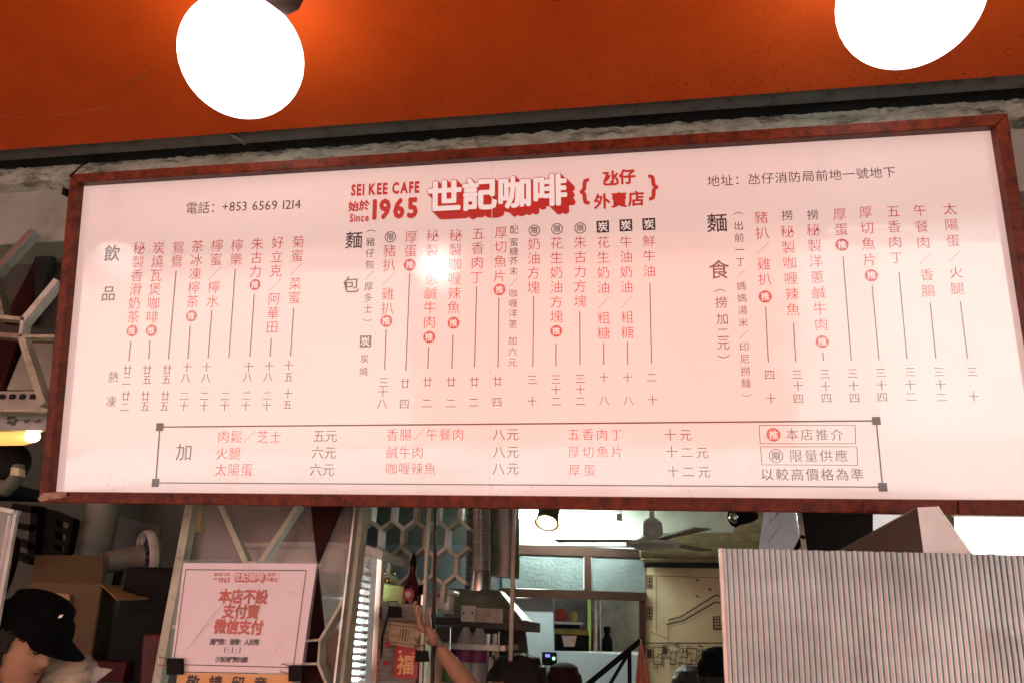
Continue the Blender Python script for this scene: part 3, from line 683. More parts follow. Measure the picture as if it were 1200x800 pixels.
# ceiling fan
fn = T('ceiling_fan', 'white ceiling fan hanging on a thin rod in front of the blind box', 'fan', at(765, 643, 4.4))
fc = at(765, 632, 4.4); rodtop = Vector((fc.x, fc.y, 2.93))
MB().tube([fc, rodtop], .016, 10).build('rod', M_CREAMW, fn, True)
MB().lathe((fc.x, fc.y, fc.z), [(0, -.06), (.10, -.055), (.165, -.035), (.165, -.02), (.09, .0), (.065, .02), (.06, .10), (.035, .125), (.016, .13)], 28).build('motor_housing', M_CREAMW, fn, True)
for a in (172, 292, 52):
    d = Vector((math.cos(math.radians(a)), math.sin(math.radians(a)), 0)); s_ = Vector((-d.y, d.x, 0))
    c = Vector((fc.x, fc.y, fc.z-.01)); 
    MB().slab([c+d*.12-s_*.03, c+d*.12+s_*.03, c+d*.60+s_*.06, c+d*.60-s_*.05], (0, 0, .008)).build('blade', mat('fan_blade', (.16, .15, .12), .5), fn)
# blind box above the mural
bl = T('roller_blind', 'olive cream roller blind box above the line mural', 'roller blind', at(860, 690, 5.7))
a, b = at(757, 664, 5.7), at(1010, 668, 5.7)
MB().slab(P([(752, 656), (1010, 660), (1010, 622), (752, 624)], 5.8), (0, .12, 0)).build('fascia', M_OLIVE, bl, bevel=.01)
MB().tube([at(750, 646, 5.7), at(1010, 648, 5.7)], .05, 16).build('roller', M_OLIVE, bl, True)
MB().tube([at(750, 637, 5.72), at(1010, 638, 5.72)], .022, 12).build('roller', M_OLIVE, bl, True)
MB().slab(P([(755, 663), (1010, 666), (1010, 660.5), (755, 658)], 5.66), (0, .1, 0)).build('slot', M_BLACKV, bl)
# mural drawing: flat ink on the cream wall
YM = 5.974; MU = vplane(YM)
mu = T('wall_mural', 'line drawing of old town houses painted on the cream wall', 'mural', MU.pt(800, 790))
def ink(segs, w=1.0, name='ink_line'):
    g = MB()
    for s_ in segs:
        for p, q in zip(s_, s_[1:]): stroke(MU, p, q, w, .001, g)
    return g.build(name, M_INK, mu)
ink([[(783, 726), (798, 722), (838, 697), (850, 699), (900, 722)], [(781, 731), (800, 727), (838, 705), (850, 706), (900, 729)]], 1.5, 'roof_outline')
ink([[(769, 676), (769, 740)], [(783, 731), (783, 753)], [(762, 674), (860, 677)], [(762, 740), (783, 748)]], .6, 'wall_outline')
g = MB(); 
def inkrect(g, x0, y0, x1, y1): 
    for a_, b_ in (((x0, y0), (x1, y0)), ((x1, y0), (x1, y1)), ((x1, y1), (x0, y1)), ((x0, y1), (x0, y0))): stroke(MU, a_, b_, .9, .001, g)
inkrect(g, 836, 722, 848, 737)
for k in range(4): stroke(MU, (837+k*3, 722), (837+k*3, 737), .9, .001, g)
for k in range(4): stroke(MU, (836, 725+k*3.6), (848, 725+k*3.6), .9, .001, g)
g.build('drawn_window', M_INK, mu)
for y0 in (674, 711):
    g = MB(); inkrect(g, 758, y0, 764, y0+14)
    for k in range(3): stroke(MU, (758, y0+3+4*k), (764, y0+3+4*k), 1, .001, g)
    stroke(MU, (761, y0), (761, y0+14), 1.2, .001, g); g.build('drawn_window', M_INK, mu)
rnd = random.Random(5); g = MB()
stroke(MU, (757, 753), (900, 753), 1.4, .001, g)
for k in range(190):                                              # busy street scene: short pen strokes
    x = 758+rnd.random()*110; y = 755+rnd.random()*27; L = rnd.uniform(2, 8)
    a_ = rnd.choice([0, math.pi/2, math.pi/2, .35, -.3]); stroke(MU, (x, y), (x+L*math.cos(a_), y+L*math.sin(a_)), rnd.choice([.4, .6, .9]), .001+k*1e-6, g)
for k in range(5):
    x = 762+k*19+rnd.random()*5; inkrect(g, x, 758+rnd.random()*6, x+rnd.uniform(6, 13), 778)
for x, y in ((779, 757), (761, 760)): stroke(MU, (x, y), (x+.1, y+9), 5, .0013, g)
S(g.build('drawn_street_scene', M_INK, mu), 'stuff')
for x, y in ((817, 679), (832, 690), (817, 698), (859, 668)):
    g = MB(); stroke(MU, (x-2, y-1), (x+2, y+1), 1.6, .001, g); g.build('drawn_bird', M_INK, mu)
# fluorescent tube and spotlights
tl = T('tube_light', 'lit fluorescent tube across the top of the back wall', 'tube light', at(665, 606, 5.6))
MB().tube([at(596, 604.1, 5.6), at(722, 606, 5.6)], .022, 12).build('tube', M_TUBE, tl, True)
pslab([(590, 600.9), (728, 603.5), (728, 599.5), (590, 596.9)], 5.62, .05).build('batten', M_WHITEP, tl)
pslab([(722, 609), (729, 609.3), (729, 601.5), (722, 601.3)], 5.58, .05).build('end_cap', M_STEELD, tl)
def spot(px, py, Y, label, aim, sc=1.0, lit=True):
    c = at(px, py, Y); t = T('spot_lamp', label, 'spot lamp', (c.x, c.y, 2.93)); d = Vector(aim).normalized()
    MB().lathe(c, [(0, -.10*sc), (.03*sc, -.10*sc), (.04*sc, -.06*sc), (.045*sc, .03*sc), (.05*sc, .05*sc), (.042*sc, .05*sc), (.04*sc, .04*sc)], 18, axis=d).build('can', M_DARK if not lit else mat('bronze_lamp_holder', (.05, .03, .02)), t, True)
    MB().ball(c+d*.035*sc, .036*sc, 16).build('bulb', M_WARM if lit else M_STEEL, t, True)
    MB().tube([c-d*.05, Vector((c.x, c.y, 2.93))], .01, 8).build('stem', M_DARK, t, True)
spot(643, 601, 4.2, 'lit brass spot lamp under the ceiling beside the tube light', (-.1, -.5, -.8), 1.5)
spot(868, 605, 3.2, 'unlit round black spot lamp hanging left of the tilted poster', (-.8, -.5, -.2), .8, False)

# ================================================================== HOOD, DUCT, SHELVES
Yh = 3.0
hd = T('cooker_hood', 'grey steel cooker hood with round ribbed duct rising from it', 'cooker hood', at(570, 742, Yh))
a0, a1, a2, a3 = at(519, 722, Yh), at(619, 735, Yh), at(585, 691, Yh+.15), at(531, 689, Yh+.15)
D_ = Vector((0, .45, 0)); D2 = Vector((0, .15, 0))
MB().add([a0, a1, a2, a3, a0+D_, a1+D_, a2+D2, a3+D2], [(0, 1, 2, 3), (1, 5, 6, 2), (5, 4, 7, 6), (4, 0, 3, 7), (3, 2, 6, 7), (0, 4, 5, 1)]).build('hood_canopy', M_STEELD, hd)
MB().slab([at(505, 722, Yh-.02), at(505, 731, Yh-.02), at(619, 740, Yh-.02), at(619, 727, Yh-.02)], (0, .48, 0)).build('hood_rim', mat('sooty_steel', (.03, .028, .026), .5, .2), hd, bevel=.003)
pts = [at(560, 692, Yh+.2), at(561, 650, Yh+.2), at(561, 560, Yh+.2)]
r0 = 15*(at(561, 690, Yh+.2)-at(560, 690, Yh+.2)).length
n_ = 46; top, bot = pts[2], pts[0]; prof = []
L = (top-bot).length
for i in range(n_*2+1): prof.append((r0*(1.0 if i % 2 else .93), L*i/(n_*2)))
MB().lathe(bot, prof, 24, axis=(top-bot)).build('duct', M_STEEL, hd, True)
MB().lathe(bot-Vector((0, 0, .01)), [(r0*1.0, 0), (r0*1.02, .05), (r0*.98, .09)], 24).build('duct_collar', M_STEEL, hd, True)
g = MB(); g.tube([at(590, 560, Yh+.35), at(590, 600, Yh+.35), at(592, 650, Yh+.35), at(590, 676, Yh+.35)], [.075, .078, .07, .075], 20)
tag(g.build('vent_pipe', M_STEELD, None, True), 'smooth grey vent pipe hanging behind the ribbed duct', 'pipe')
sw = T('wall_socket', 'cream double switch plate on the face of the cooker hood', 'switch plate', at(550, 727, Yh-.05))
pslab([(540, 727), (589, 730), (589, 713), (540, 711)], Yh-.035, .012).build('back_box', M_CREAM, sw)
pslab([(540, 727.5), (557, 728.5), (557, 709), (540, 708)], Yh-.05, .014).build('plate', M_CREAMW, sw, bevel=.003)
for x in (543.5, 553.5): MB().lathe(at(x, 718, Yh-.051), [(.004, 0), (.004, .003), (0, .003)], 10, axis=(0, -1, 0)).build('screw', M_DARK, sw)
sh = T('shelf_rack', 'grey steel shelf rack under the cooker hood', 'shelf rack', at(560, 800, 3.05))
for a, b in (((500, 752), (592, 756)), ((500, 798), (600, 804))): MB().slab([at(a[0], a[1], 2.95), at(b[0], b[1], 2.95), at(b[0], b[1], 2.95)-Vector((0, 0, .02)), at(a[0], a[1], 2.95)-Vector((0, 0, .02))], (0, .4, 0)).build('shelf', M_STEELD, sh)
for x in (488, 572, 580): MB().tube([at(x, 742, 3.0), at(x-3, 742, 3.0)*0+Vector((at(x, 742, 3.0).x, 3.0, .13))], .012, 8).build('upright', M_STEEL, sh)
pslab([(470, 810), (625, 818), (615, 736), (474, 732)], 3.42, .03).build('back_panel', mat('dark_back_panel', (.05, .06, .06), .6), sh)
def lowslab(x0, x1, ytop, Y, t, name, mt, parent): 
    a, b = at(x0, ytop, Y), at(x1, ytop, Y); z = (a.z+b.z)/2
    return MB().box((a.x, Y, .126), (b.x, Y+t, z)).build(name, mt, parent, bevel=.004)
M_WATER = mat('clear_bottle', (.45, .50, .48), .1, var=.1, alpha=.6, spec=.8)
def wbottle(x, y, Y, label):
    c = at(x, y, Y); t = T('water_bottle', label, 'bottle', c, 'water bottles under the hood')
    MB().lathe(c, [(0, 0), (.036, 0), (.038, .02), (.036, .07), (.038, .12), (.036, .16), (.014, .205), (.013, .225)], 18).build('bottle', M_WATER, t, True)
    MB().lathe(c, [(.0385, .075), (.0395, .077), (.0395, .118), (.0385, .12)], 18).build('label', mat('purple_label', (.20, .03, .12), .5), t, True)
    MB().lathe(c, [(.016, .225), (.016, .245), (0, .246)], 14).build('cap', M_STEEL, t, True)
wbottle(543, 799, 3.0, 'clear water bottle with purple label, left one under the cooker hood')
wbottle(559, 800, 3.0, 'clear water bottle with purple label, right one under the cooker hood')
ut = 0
for x, y0, L_, lb in ((528, 741, 26, 'steel ladle hanging left under the cooker hood'), (585, 746, 22, 'steel ladle hanging right under the cooker hood')):
    t_ = T('ladle', lb, 'ladle', at(x, y0, 2.94), 'ladles under the hood'); p = at(x, y0-6, 2.94); q = at(x-1, y0+L_, 2.94)
    MB().tube([p, q], .0035, 8).build('handle', M_STEEL, t_, True)
    MB().lathe(q, [(0, -.03), (.022, -.022), (.032, 0), (.030, 0), (.02, -.018), (0, -.026)], 18).build('bowl', M_STEEL, t_, True)
for i_, (x, y, mt_, lb) in enumerate(((512, 799, 'tan', 'short tan tin standing at the left end of the steel shelf'), (527, 799, 'green', 'green jar standing between the tan tin and the water bottles'), (576, 801, 'white', 'white tub standing right of the water bottles'))):
    mm = mat(mt_+'_tin', {'tan': (.35, .22, .08), 'green': (.05, .16, .06), 'white': (.55, .55, .5)}[mt_], .35)
    t_ = T('jar', lb, 'jar', at(x, y, 3.02)); c = at(x, y, 3.02)
    MB().lathe(c, [(0, 0), (.026, 0), (.028, .01), (.028, .09), (.024, .10), (0, .10)], 18).build('jar_body', mm, t_, True)
    MB().lathe(c, [(.027, .10), (.027, .118), (0, .119)], 18).build('lid', M_DARK, t_, True)
g = MB().tube([at(478, 735, 2.3), at(490, 724, 2.25), at(505, 720, 2.25), at(512, 742, 2.28), at(509, 770, 2.3)], .0025, 8); tag(g.build('thin_wire', M_DARK, None, True), 'thin black wire looping over the edge of the counter shelf', 'wire')
# upright posts behind the sign
for (xa, xb, Y, w, mt, lb) in ((603, 600, 2.6, 4, M_CREAM, 'thin cream post right of the ribbed duct'), (503, 496.5, 2.1, 3.2, M_CREAM, 'thin cream post in front of the hexagon grille'), (511, 508, 2.2, 2.6, M_BROWNF, 'thin dark brown post beside the thin cream post')):
    p, q = at(xa, 592, Y), at(xb, 715 if Y > 2.2 else 735, Y); d = (q-p); q2 = p + d*((.126-p.z)/d.z); p2 = p + d*((2.70-p.z)/d.z)
    g = MB().bar(p2, q2, w*(at(601, 600, Y)-at(600, 600, Y)).length, .02); tag(g.build('post', mt, None), lb, 'post')

# ================================================================== HEXAGON GRILLE (expanded metal)
hg = T('hexagon_grille', 'cream metal honeycomb grille below the menu board, left of the duct', 'grille', at(485, 690, 2.35))
Yg = 2.35
def strip_bar(a, b, Y, t=.035, w=.0045): return MB().bar(at(a[0], a[1], Y), at(b[0], b[1], Y), w, t)
cw, ch_ = 27.0, 45.0
import itertools
def hexmesh(parent, x0, x1, y0, y1, Y, cw, ch, lean=0.0, depth=.04, w=.007, skipper=None):
    for r_ in range(int((y1-y0)/(ch*.75))+2):
        n_ = int((x1-x0)/cw)+2
        for c_ in range(n_):
            x = x0+c_*cw + (cw/2 if r_ % 2 else 0); y = y0 + r_*ch*.75
            T_, UL, UR, LR = (x, y-ch*.5), (x-cw/2, y-ch*.25), (x+cw/2, y-ch*.25), (x+cw/2, y+ch*.25)
            for i, (a, b) in enumerate(((T_, UL), (T_, UR), (UR, LR))):
                my = (a[1]+b[1])/2; mx = (a[0]+b[0])/2
                if not (x0 <= mx <= x1 and y0-8 <= my <= y1): continue
                if skipper and skipper(mx, my): continue
                a_, b_ = (a[0]+lean*(a[1]-y0), a[1]), (b[0]+lean*(b[1]-y0), b[1])
                MB().bar(at(a_[0], a_[1], Y), at(b_[0], b_[1], Y), w*(1.3 if i == 2 else 1), depth*(1 if i < 2 else .9)).build('strip', M_CREAM if (r_+c_+i) % 3 else M_CREAMW, parent)
hexmesh(hg, 424, 549, 600, 698, Yg, 26, 42, -.08, .055, .010, lambda x, y: x > 520 and y > 695)

# ================================================================== FRONT, LEFT: trellis, notice, bins, fridge
Yt = 1.90
tr = T('metal_trellis', 'cream metal trellis of tall angled bars holding the pink notice', 'trellis', at(210, 800, Yt))
def tb_(a, b, wpx, Y=Yt, d=.03, mt=M_CREAM, name='bar', par=tr): return pbar(a, b, Y, wpx, d).build(name, mt, par, bevel=.0008)
tb_((226, 590), (176, 860), 9, Yt+.02, .035, name='post')
tb_((261, 592), (291, 660), 6); tb_((352, 592), (306, 661), 6); tb_((289, 660), (309, 661), 5)
tb_((205, 734), (222, 735), 4); tb_((352, 751), (379, 749), 2.5, d=.04); tb_((350, 777), (377, 777), 2.5, d=.04)
tb_((408, 700), (379, 749), 3.2, d=.05); tb_((379, 749), (377, 777), 2.6, d=.05); tb_((377, 777), (398, 830), 3.2, d=.05)
tb_((426, 590), (393, 860), 10, Yt+.01, .05, M_CREAM, 'post'); tb_((418.5, 590), (387, 860), 2.6, Yt-.03, .03, M_STEELD, 'edge_strip')
# cream flap plates between the bars
tb_((392, 738), (386, 800), 14, Yt+.05, .005, mat('dusty_plate', (.26, .20, .16), .6), 'plate')
# left top part of the trellis, seen beside the sign
tt = T('metal_trellis', 'metal trellis with hexagon node beside the upper left of the menu board', 'trellis', at(28, 480, Yt))
for a, b, w, mt in (((-20, 371), (30, 376), 4, M_CREAM), ((-20, 392), (28, 396), 5, M_STEELD), ((30, 378), (70, 330), 7, M_CREAMW), ((28, 394), (54, 475), 7, M_CREAM),
                    ((31, 374), (28, 397), 4, M_CREAMW), ((-25, 345), (42, 272), 8, M_STEELD), ((-10, 300), (6, 372), 6, M_STEELD), ((30, 396), (90, 396), 3, M_CREAM)):
    tb_(a, b, w, Yt, .035, mt, 'bar', tt)
g = pslab([(-30, 478), (62, 478), (62, 458), (-30, 458)], Yt+.02, .02); g.build('angle_iron', M_STEELD, tt)
for x in (-2, 10, 22, 34): pslab([(x, 467), (x+5, 466), (x+6, 461), (x+1, 462)], Yt+.012, .004).build('slot_hole', M_BLACKV, tt)
pslab([(-30, 482), (62, 482), (62, 478), (-30, 478)], Yt+.0, .05).build('ledge', M_CREAM, tt)
dp = T('dark_panel', 'dark glass panel behind the trellis beside the menu board', 'panel', at(20, 455, 2.1))
pslab([(-40, 456), (75, 458), (75, 300), (-40, 300)], 2.10, .01).build('pane', mat('smoky_pane', (.06, .065, .055), .25, var=.5, scale=2), dp)
pslab([(3, 378), (36, 378), (42, 300), (38, 310)], 2.06, .02).build('triangle_board', M_MAROON, dp)
pslab([(-20, 490), (2, 458), (22, 394), (-20, 396)], 2.06, .02).build('triangle_board', M_MAROON, dp)
pslab([(40, 380), (41, 285), (66, 285)], 2.05, .02).build('triangle_board', M_BLACKV, dp)
pslab([(8, 456), (62, 456), (62, 402), (30, 402)], 2.07, .01).build('dusty_sheet', mat('dusty_film', (.24, .24, .20), .5, var=.3, scale=5), dp)
# bow-tie shaped dark boards
bt = T('maroon_board', 'dark maroon bow-tie shaped board beside the pink notice', 'board', at(372, 800, 1.97))
pslab([(371.5, 661), (400, 592), (364, 592)], 1.925, .012).build('triangle_board', M_MAROON, bt)
pslab([(352, 800), (382, 800), (380, 745), (371, 664), (358, 745)], 1.925, .012).build('triangle_board', M_MAROON, bt)
# lamp with patterned shade and warm bulb beside the frame
wl_ = T('heat_lamp', 'warm lit display lamp under a grey patterned strip at the left edge', 'lamp', at(20, 524, 1.98))
pslab([(-40, 503), (58, 504), (58, 482), (-40, 481)], 1.99, .02).build('patterned_strip', mat('pale_patterned_strip', (.38, .40, .38), .3), wl_)
g = MB(); sf = vplane(1.985)
for cx_ in (14, 31, 44):
    for k in range(5 if cx_ == 14 else 3):
        a_ = k*2*math.pi/5; r_ = 4.2 if cx_ == 14 else 2.2
        disc(sf, (cx_+r_*math.cos(a_), 492+r_*math.sin(a_)), 2.2 if cx_ == 14 else 1.3, .001+k*1e-5, g, 0, 8)
stroke(sf, (20, 492), (50, 493), .6, .0012, g); g.build('floral_print', mat('brown_print', (.08, .06, .05)), wl_)
MB().tube([at(-40, 509, 2.08), at(0, 511, 2.08), at(28, 512, 2.08), at(42, 513, 2.08)], [.032, .032, .028, .014], 18).build('lamp_tube', mat('amber_tube', (.5, .25, .06), .4, var=0, emit=(1, .50, .13), es=.34), wl_, True)
MB().ball(at(38, 511, 2.04), .020, 18, sc=(1.3, 1, 1)).build('bulb', M_WARM, wl_, True)
mc = T('slicer_machine', 'dark machine with a pale handle below the warm lamp at the left edge', 'machine', at(10, 590, 2.3))
g = MB(); g.ball(at(2, 545, 2.35), .12, 20, sc=(1, .5, .8)); g.build('body', M_DARK, mc, True)
g = MB(); g.tube([at(-20, 566, 2.25), at(8, 572, 2.25), at(20, 560, 2.25), at(22, 545, 2.25)], [.025, .03, .028, .02], 12); g.build('handle', M_WALLD, mc, True)
pslab([(12, 556), (22, 557), (22, 548), (13, 547)], 2.2, .03).build('switch', M_CREAM, mc)
lowslab(-90, -30, 590, 2.3, .2, 'stand', M_DARK, mc)
MB().slab(P([(-90, 575), (14, 577), (14, 566), (-90, 566)], 2.3), (0, .2, 0)).build('tray', M_DARK, mc)

# pink notice in a clear sleeve
YN = 1.86; NS = vplane(YN)
nt_ = T('paper_notice', 'pink payment notice with red heading in a clear plastic sleeve', 'notice', at(283, 787, YN))
pslab([(199.5, 786), (352, 788.5), (371, 660), (215, 659)], YN, .002).build('paper', M_PAPER, nt_)
g = MB(); bd = ((218, 667), (359, 668), (344, 781.6), (203.6, 778))
for i in range(4): stroke(NS, bd[i], bd[(i+1) % 4], 1.0, .0012, g)
M_NB = mat('notice_black_ink', (.02, .012, .015), .5)
g.build('printed_border', M_NB, nt_)
def nt_txt(s, a, b, sz, mt=M_NB, off=.03): txt(NS, s, a, b, sz, 'notice_lettering', mt, nt_, off, wx=.95)
nt_txt('本店不設', (264, 698), (307, 698.7), 15.5, M_RINK, .04); nt_txt('支付寶', (268.5, 715.5), (297, 716.3), 15.5, M_RINK, .04); nt_txt('微信支付', (258.5, 733.3), (301.5, 734.6), 15.5, M_RINK, .04)
nt_txt('澳門幣：港幣：人民幣', (249, 751.3), (301, 752), 6.6, M_NB, .035)
word(NS, '1 : 1 : 1', (263, 761), (282.5, 761.3), 5.2, 'notice_lettering', M_NB, nt_, .03)
nt_txt('（只設澳門幣找續）', (252, 772), (292, 772.6), 6, M_NB, .03)
word(NS, 'SEI KEE CAFE', (251, 672.6), (270, 672.6), 2.8, 'notice_logo', M_RINK, nt_, .03); word(NS, '1965', (257, 679.3), (270, 679.3), 5.2, 'notice_logo', M_RINK, nt_, .03)
txt(NS, '始於', (252, 677.5), (255.5, 677.5), 3.4, 'notice_logo', M_RINK, nt_, .0)
g = MB(); 
for k in range(4, -1, -1):
    for i, ch in enumerate('世記咖啡'): put(g, NS, ch, NS.pt(278+i*9+k*.4, 675.2+k*.4), 9*NS.px(280, 676), .0008+(4-k)*3e-5, .06, 0)
for i, ch in enumerate('世記咖啡'): put(g, NS, ch, NS.pt(278+i*9, 675.2), 9*NS.px(280, 676), .0013, .02, 1)
g.build('notice_logo', [M_RINK, M_PAPER], nt_)
txt(NS, '氹仔', (316, 672.5), (321, 672.5), 4.6, 'notice_logo', M_RINK, nt_, .02); txt(NS, '外賣店', (314, 678.5), (323, 678.8), 4.4, 'notice_logo', M_RINK, nt_, .02)
word(NS, '{', (310, 675.6), (311.5, 675.6), 8, 'notice_logo', M_RINK, nt_); word(NS, '}', (326, 675.9), (327.5, 675.9), 8, 'notice_logo', M_RINK, nt_)
slv = MB().slab([NS.pt(x, y, .006) for x, y in ((196, 790), (356, 792), (374, 657), (211, 655))], (0, -.0006, 0)); slv.build('clear_sleeve', mat('clear_sleeve', (.8, .8, .8), .08, var=.0, alpha=.05, spec=.8, bump=.35, bscale=5), nt_)
for a_, b_, w_ in (((212, 770), (262, 704), 1.6), ((262, 704), (300, 686), 1.0), ((330, 690), (362, 700), .8), ((318, 770), (338, 742), .7), ((292, 661), (296, 674), 1.2)):
    p, q = NS.pt(a_[0], a_[1], .0062), NS.pt(b_[0], b_[1], .0062); MB().tube([p, p.lerp(q, .5)+Vector((0, -.0015, .0008)), q], [.0002, w_*.0011, .0002], 6).build('sleeve_crease', mat('crease_film', (.85, .82, .84), .1, var=0, alpha=.5, spec=1), nt_, True)
for c in ((203, 778, 'left'), (346, 786, 'right')):
    x, y, w_ = c; b_ = T('binder_clip', 'black binder clip at the lower %s corner of the pink notice' % w_, 'binder clip', NS.pt(x, y+8, .01), 'binder clips on the pink notice')
    pslab([(x-8, y+12), (x+8, y+12), (x+8, y-7), (x-8, y-7)], YN-.022, .018).build('clip_body', M_DARK, b_, .001)
    MB().tube([NS.pt(x-6, y-6, .02), NS.pt(x-16, y-9, .03), NS.pt(x-18, y+0, .03), NS.pt(x-6, y+3, .02)], .0015, 6).build('wire_handle', M_STEEL, b_, True)
op = T('orange_note', 'orange paper with black handwriting below the pink notice', 'notice', NS.pt(267, 830))
pslab([(199, 870), (333, 875), (343, 790), (208, 787)], YN+.006, .002).build('paper', M_OPAPER, op)
OS_ = vplane(YN+.006)
txt(OS_, '敬請留意', (226, 799.5), (305, 801.5), 16, 'handwriting', M_NB, op, .02)
# bins behind the trellis
bn = T('plastic_bin', 'cloudy plastic storage bin with rounded rim behind the pink notice', 'storage bin', at(345, 700, 2.15))
def binbox(x0, x1, y0, y1, Y, t, par, mt):
    g = MB(); g.slab(P([(x0, y1), (x1, y1), (x1+2, y0+6), (x0-2, y0+6)], Y), (0, t, 0)); g.build('bin_body', mt, par, bevel=.012)
    g = MB(); g.slab(P([(x0-5, y0+7), (x1+5, y0+7), (x1+5, y0), (x0-5, y0)], Y-.015), (0, t+.03, 0)); g.build('rim', mt, par, bevel=.008)
binbox(288, 403, 634, 700, 2.18, .3, bn, M_BIN)
bn2 = T('plastic_bin', 'cloudy plastic bin with a yellow label under the upper bin', 'storage bin', at(385, 760, 2.2))
binbox(300, 400, 668, 800, 2.24, .25, bn2, M_BIN)
pslab([(386, 697), (397, 699), (398, 688), (387, 686)], 2.225, .003).build('label', mat('yellow_label', (.55, .42, .12), .6), bn2)
dg = T('diagonal_boards', 'rusty boards and strips behind the bins above the notice', 'board', at(290, 640, 2.6))
pslab([(232, 655), (420, 655), (420, 560), (232, 560)], 2.62, .02).build('backing', mat('greyish_red_board', (.10, .085, .07), .6, var=.4, scale=4, dirt=.3), dg)
for a, b, w in (((340, 640), (430, 560), 5), ((330, 595), (400, 650), 4)): pbar(a, b, 2.58, w, .02).build('strip', M_CARD, dg)
tag(pslab([(220, 621), (233, 622), (238, 592), (224, 592)], 2.0, .04).build('yellow_bottle', mat('mustard_pack', (.35, .30, .10), .5), None), 'mustard yellow packet behind the top of the left trellis post', 'packet')
# plastic panel across the trellis, with scratches
ap = T('acrylic_screen', 'scratched clear panel standing behind the left trellis bars', 'acrylic screen', at(290, 700, 1.95))
pslab([(212, 668), (410, 672), (410, 590), (228, 590)], 1.945, .003).build('sheet', mat('scratched_acrylic', (.45, .4, .38), .2, var=.3, scale=6, alpha=.16, spec=.8), ap)

# showcase fridge with bright LED racks
Yf = 2.05
fg = T('showcase_fridge', 'upright glass showcase fridge with bright white LED racks', 'fridge', at(425, 800, Yf))
pslab([(409, 644), (447, 656), (449, 645), (414, 632)], Yf, .30).build('top_rail', M_CREAMW, fg, bevel=.003)
pslab([(431, 860), (437, 860), (447.5, 656), (442, 654)], Yf, .03).build('door_edge', M_STEEL, fg)
pslab([(398, 860), (404, 860), (417, 647), (411, 645)], Yf, .03).build('door_edge', M_CREAMW, fg)
pslab([(424, 860), (431, 860), (442, 654), (436, 652)], Yf+.012, .01).build('inner_strip', mat('pale_blue_strip', (.45, .6, .65), .3), fg)
pslab([(404, 860), (424, 860), (436, 652), (417, 647)], Yf+.008, .004).build('glass', mat('fridge_glass', (.7, .8, .8), .05, var=0, alpha=.18, spec=1), fg)
pslab([(396, 860), (440, 860), (450, 650), (408, 640)], Yf+.30, .02).build('back', M_WHITEP, fg)
for k in range(22):
    y = 662+k*8.6; xr = 434-(y-652)*.045; xl = 417-(y-647)*.062
    pslab([(xl, y+1.8), (xr-5, y+3.0), (xr-5, y-.4), (xl, y-1.6)], Yf+.05, .16).build('rack', M_CREAMW if k % 3 else M_STEEL, fg)
    if 2 < k: pslab([(xl+1, y+6.0), (xr-8, y+7.0), (xr-8, y+2.6), (xl+1, y+2.0)], Yf+.19, .01).build('led_strip', M_LED, fg)
    MB().lathe(at(xr-1.5, y+2, Yf+.045), [(.004, 0), (.004, .004), (0, .004)], 8, axis=(0, -1, 0)).build('peg_hole', M_DARK, fg)
# perforated white sheet and packets right of the fridge
pw = T('perforated_sheet', 'pale ribbed plastic sheet standing right of the fridge', 'plastic sheet', at(448, 800, 2.2))
g = MB(); prof = []
for k in range(60):
    y = 706+k*2.6
    a = P([(441-(y-706)*.11, y), (487, y+2)], 2.2 + (.0 if k % 2 else .006)); g.v += a
for k in range(59): g.f.append((2*k, 2*k+1, 2*k+3, 2*k+2)); g.m.append(0)
g.build('sheet', mat('ribbed_white_plastic', (.42, .38, .33), .5), pw)
# counter shelf with jars
cs_ = T('counter_shelf', 'cream counter shelf with clear edge right of the fridge', 'shelf', at(480, 716, 2.3))
MB().slab([at(440, 703, 2.26), at(512, 712, 2.26), at(512, 717, 2.26), at(440, 708, 2.26)], (0, .25, 0)).build('shelf_board', M_CREAM, cs_)
pslab([(449, 724), (505, 732), (505, 716), (449, 709)], 2.245, .006).build('clear_edge', mat('clear_edge_strip', (.6, .62, .6), .1, alpha=.5, spec=1), cs_)
MB().tube([Vector((at(505, 717, 2.45).x, 2.45, at(505, 717, 2.45).z-.01)), Vector((at(505, 717, 2.45).x, 2.45, .13))], .012, 8).build('leg', M_STEELD, cs_)
MB().tube([Vector((at(452, 712, 2.45).x, 2.45, at(452, 712, 2.45).z-.01)), Vector((at(452, 712, 2.45).x, 2.45, .13))], .012, 8).build('leg', M_STEELD, cs_)
tb2 = T('food_tub', 'yellow-green translucent tub on the counter shelf', 'tub', at(460, 706, 2.32))
pslab([(442, 705), (480, 710), (482, 689), (444, 681)], 2.30, .12).build('tub_body', mat('lime_plastic', (.55, .62, .22), .3, var=.1), tb2, bevel=.008)
pslab([(441, 686), (483, 692), (483, 688.5), (441, 681.5)], 2.295, .13).build('rim', mat('lime_plastic', (.55, .62, .22)), tb2, bevel=.002)
gk = T('gold_taps', 'pair of shiny gold knobs above the lime tub', 'knobs', at(451, 682, 2.36)); M_GOLD = mat('polished_gold', (.75, .50, .12), .2, 1)
for x in (447, 453, 459): MB().lathe(at(x, 682, 2.36), [(.008, 0), (.012, .02), (.008, .03), (.014, .042), (0, .05)], 14).build('knob', M_GOLD, gk, True)
sy = T('syrup_bottle', 'maroon syrup bottle with red round label on the counter shelf', 'bottle', at(480, 711, 2.27))
c = at(480, 711, 2.29); k_ = (at(481, 700, 2.29)-at(480, 700, 2.29)).length
MB().lathe(c, [(0, 0), (8.5*k_, 0), (9*k_, 3*k_), (9*k_, 20*k_), (7*k_, 28*k_), (4*k_, 34*k_), (3.4*k_, 42*k_), (3.4*k_, 45*k_)], 22).build('bottle', mat('maroon_plastic', (.045, .006, .006), .25), sy, True)
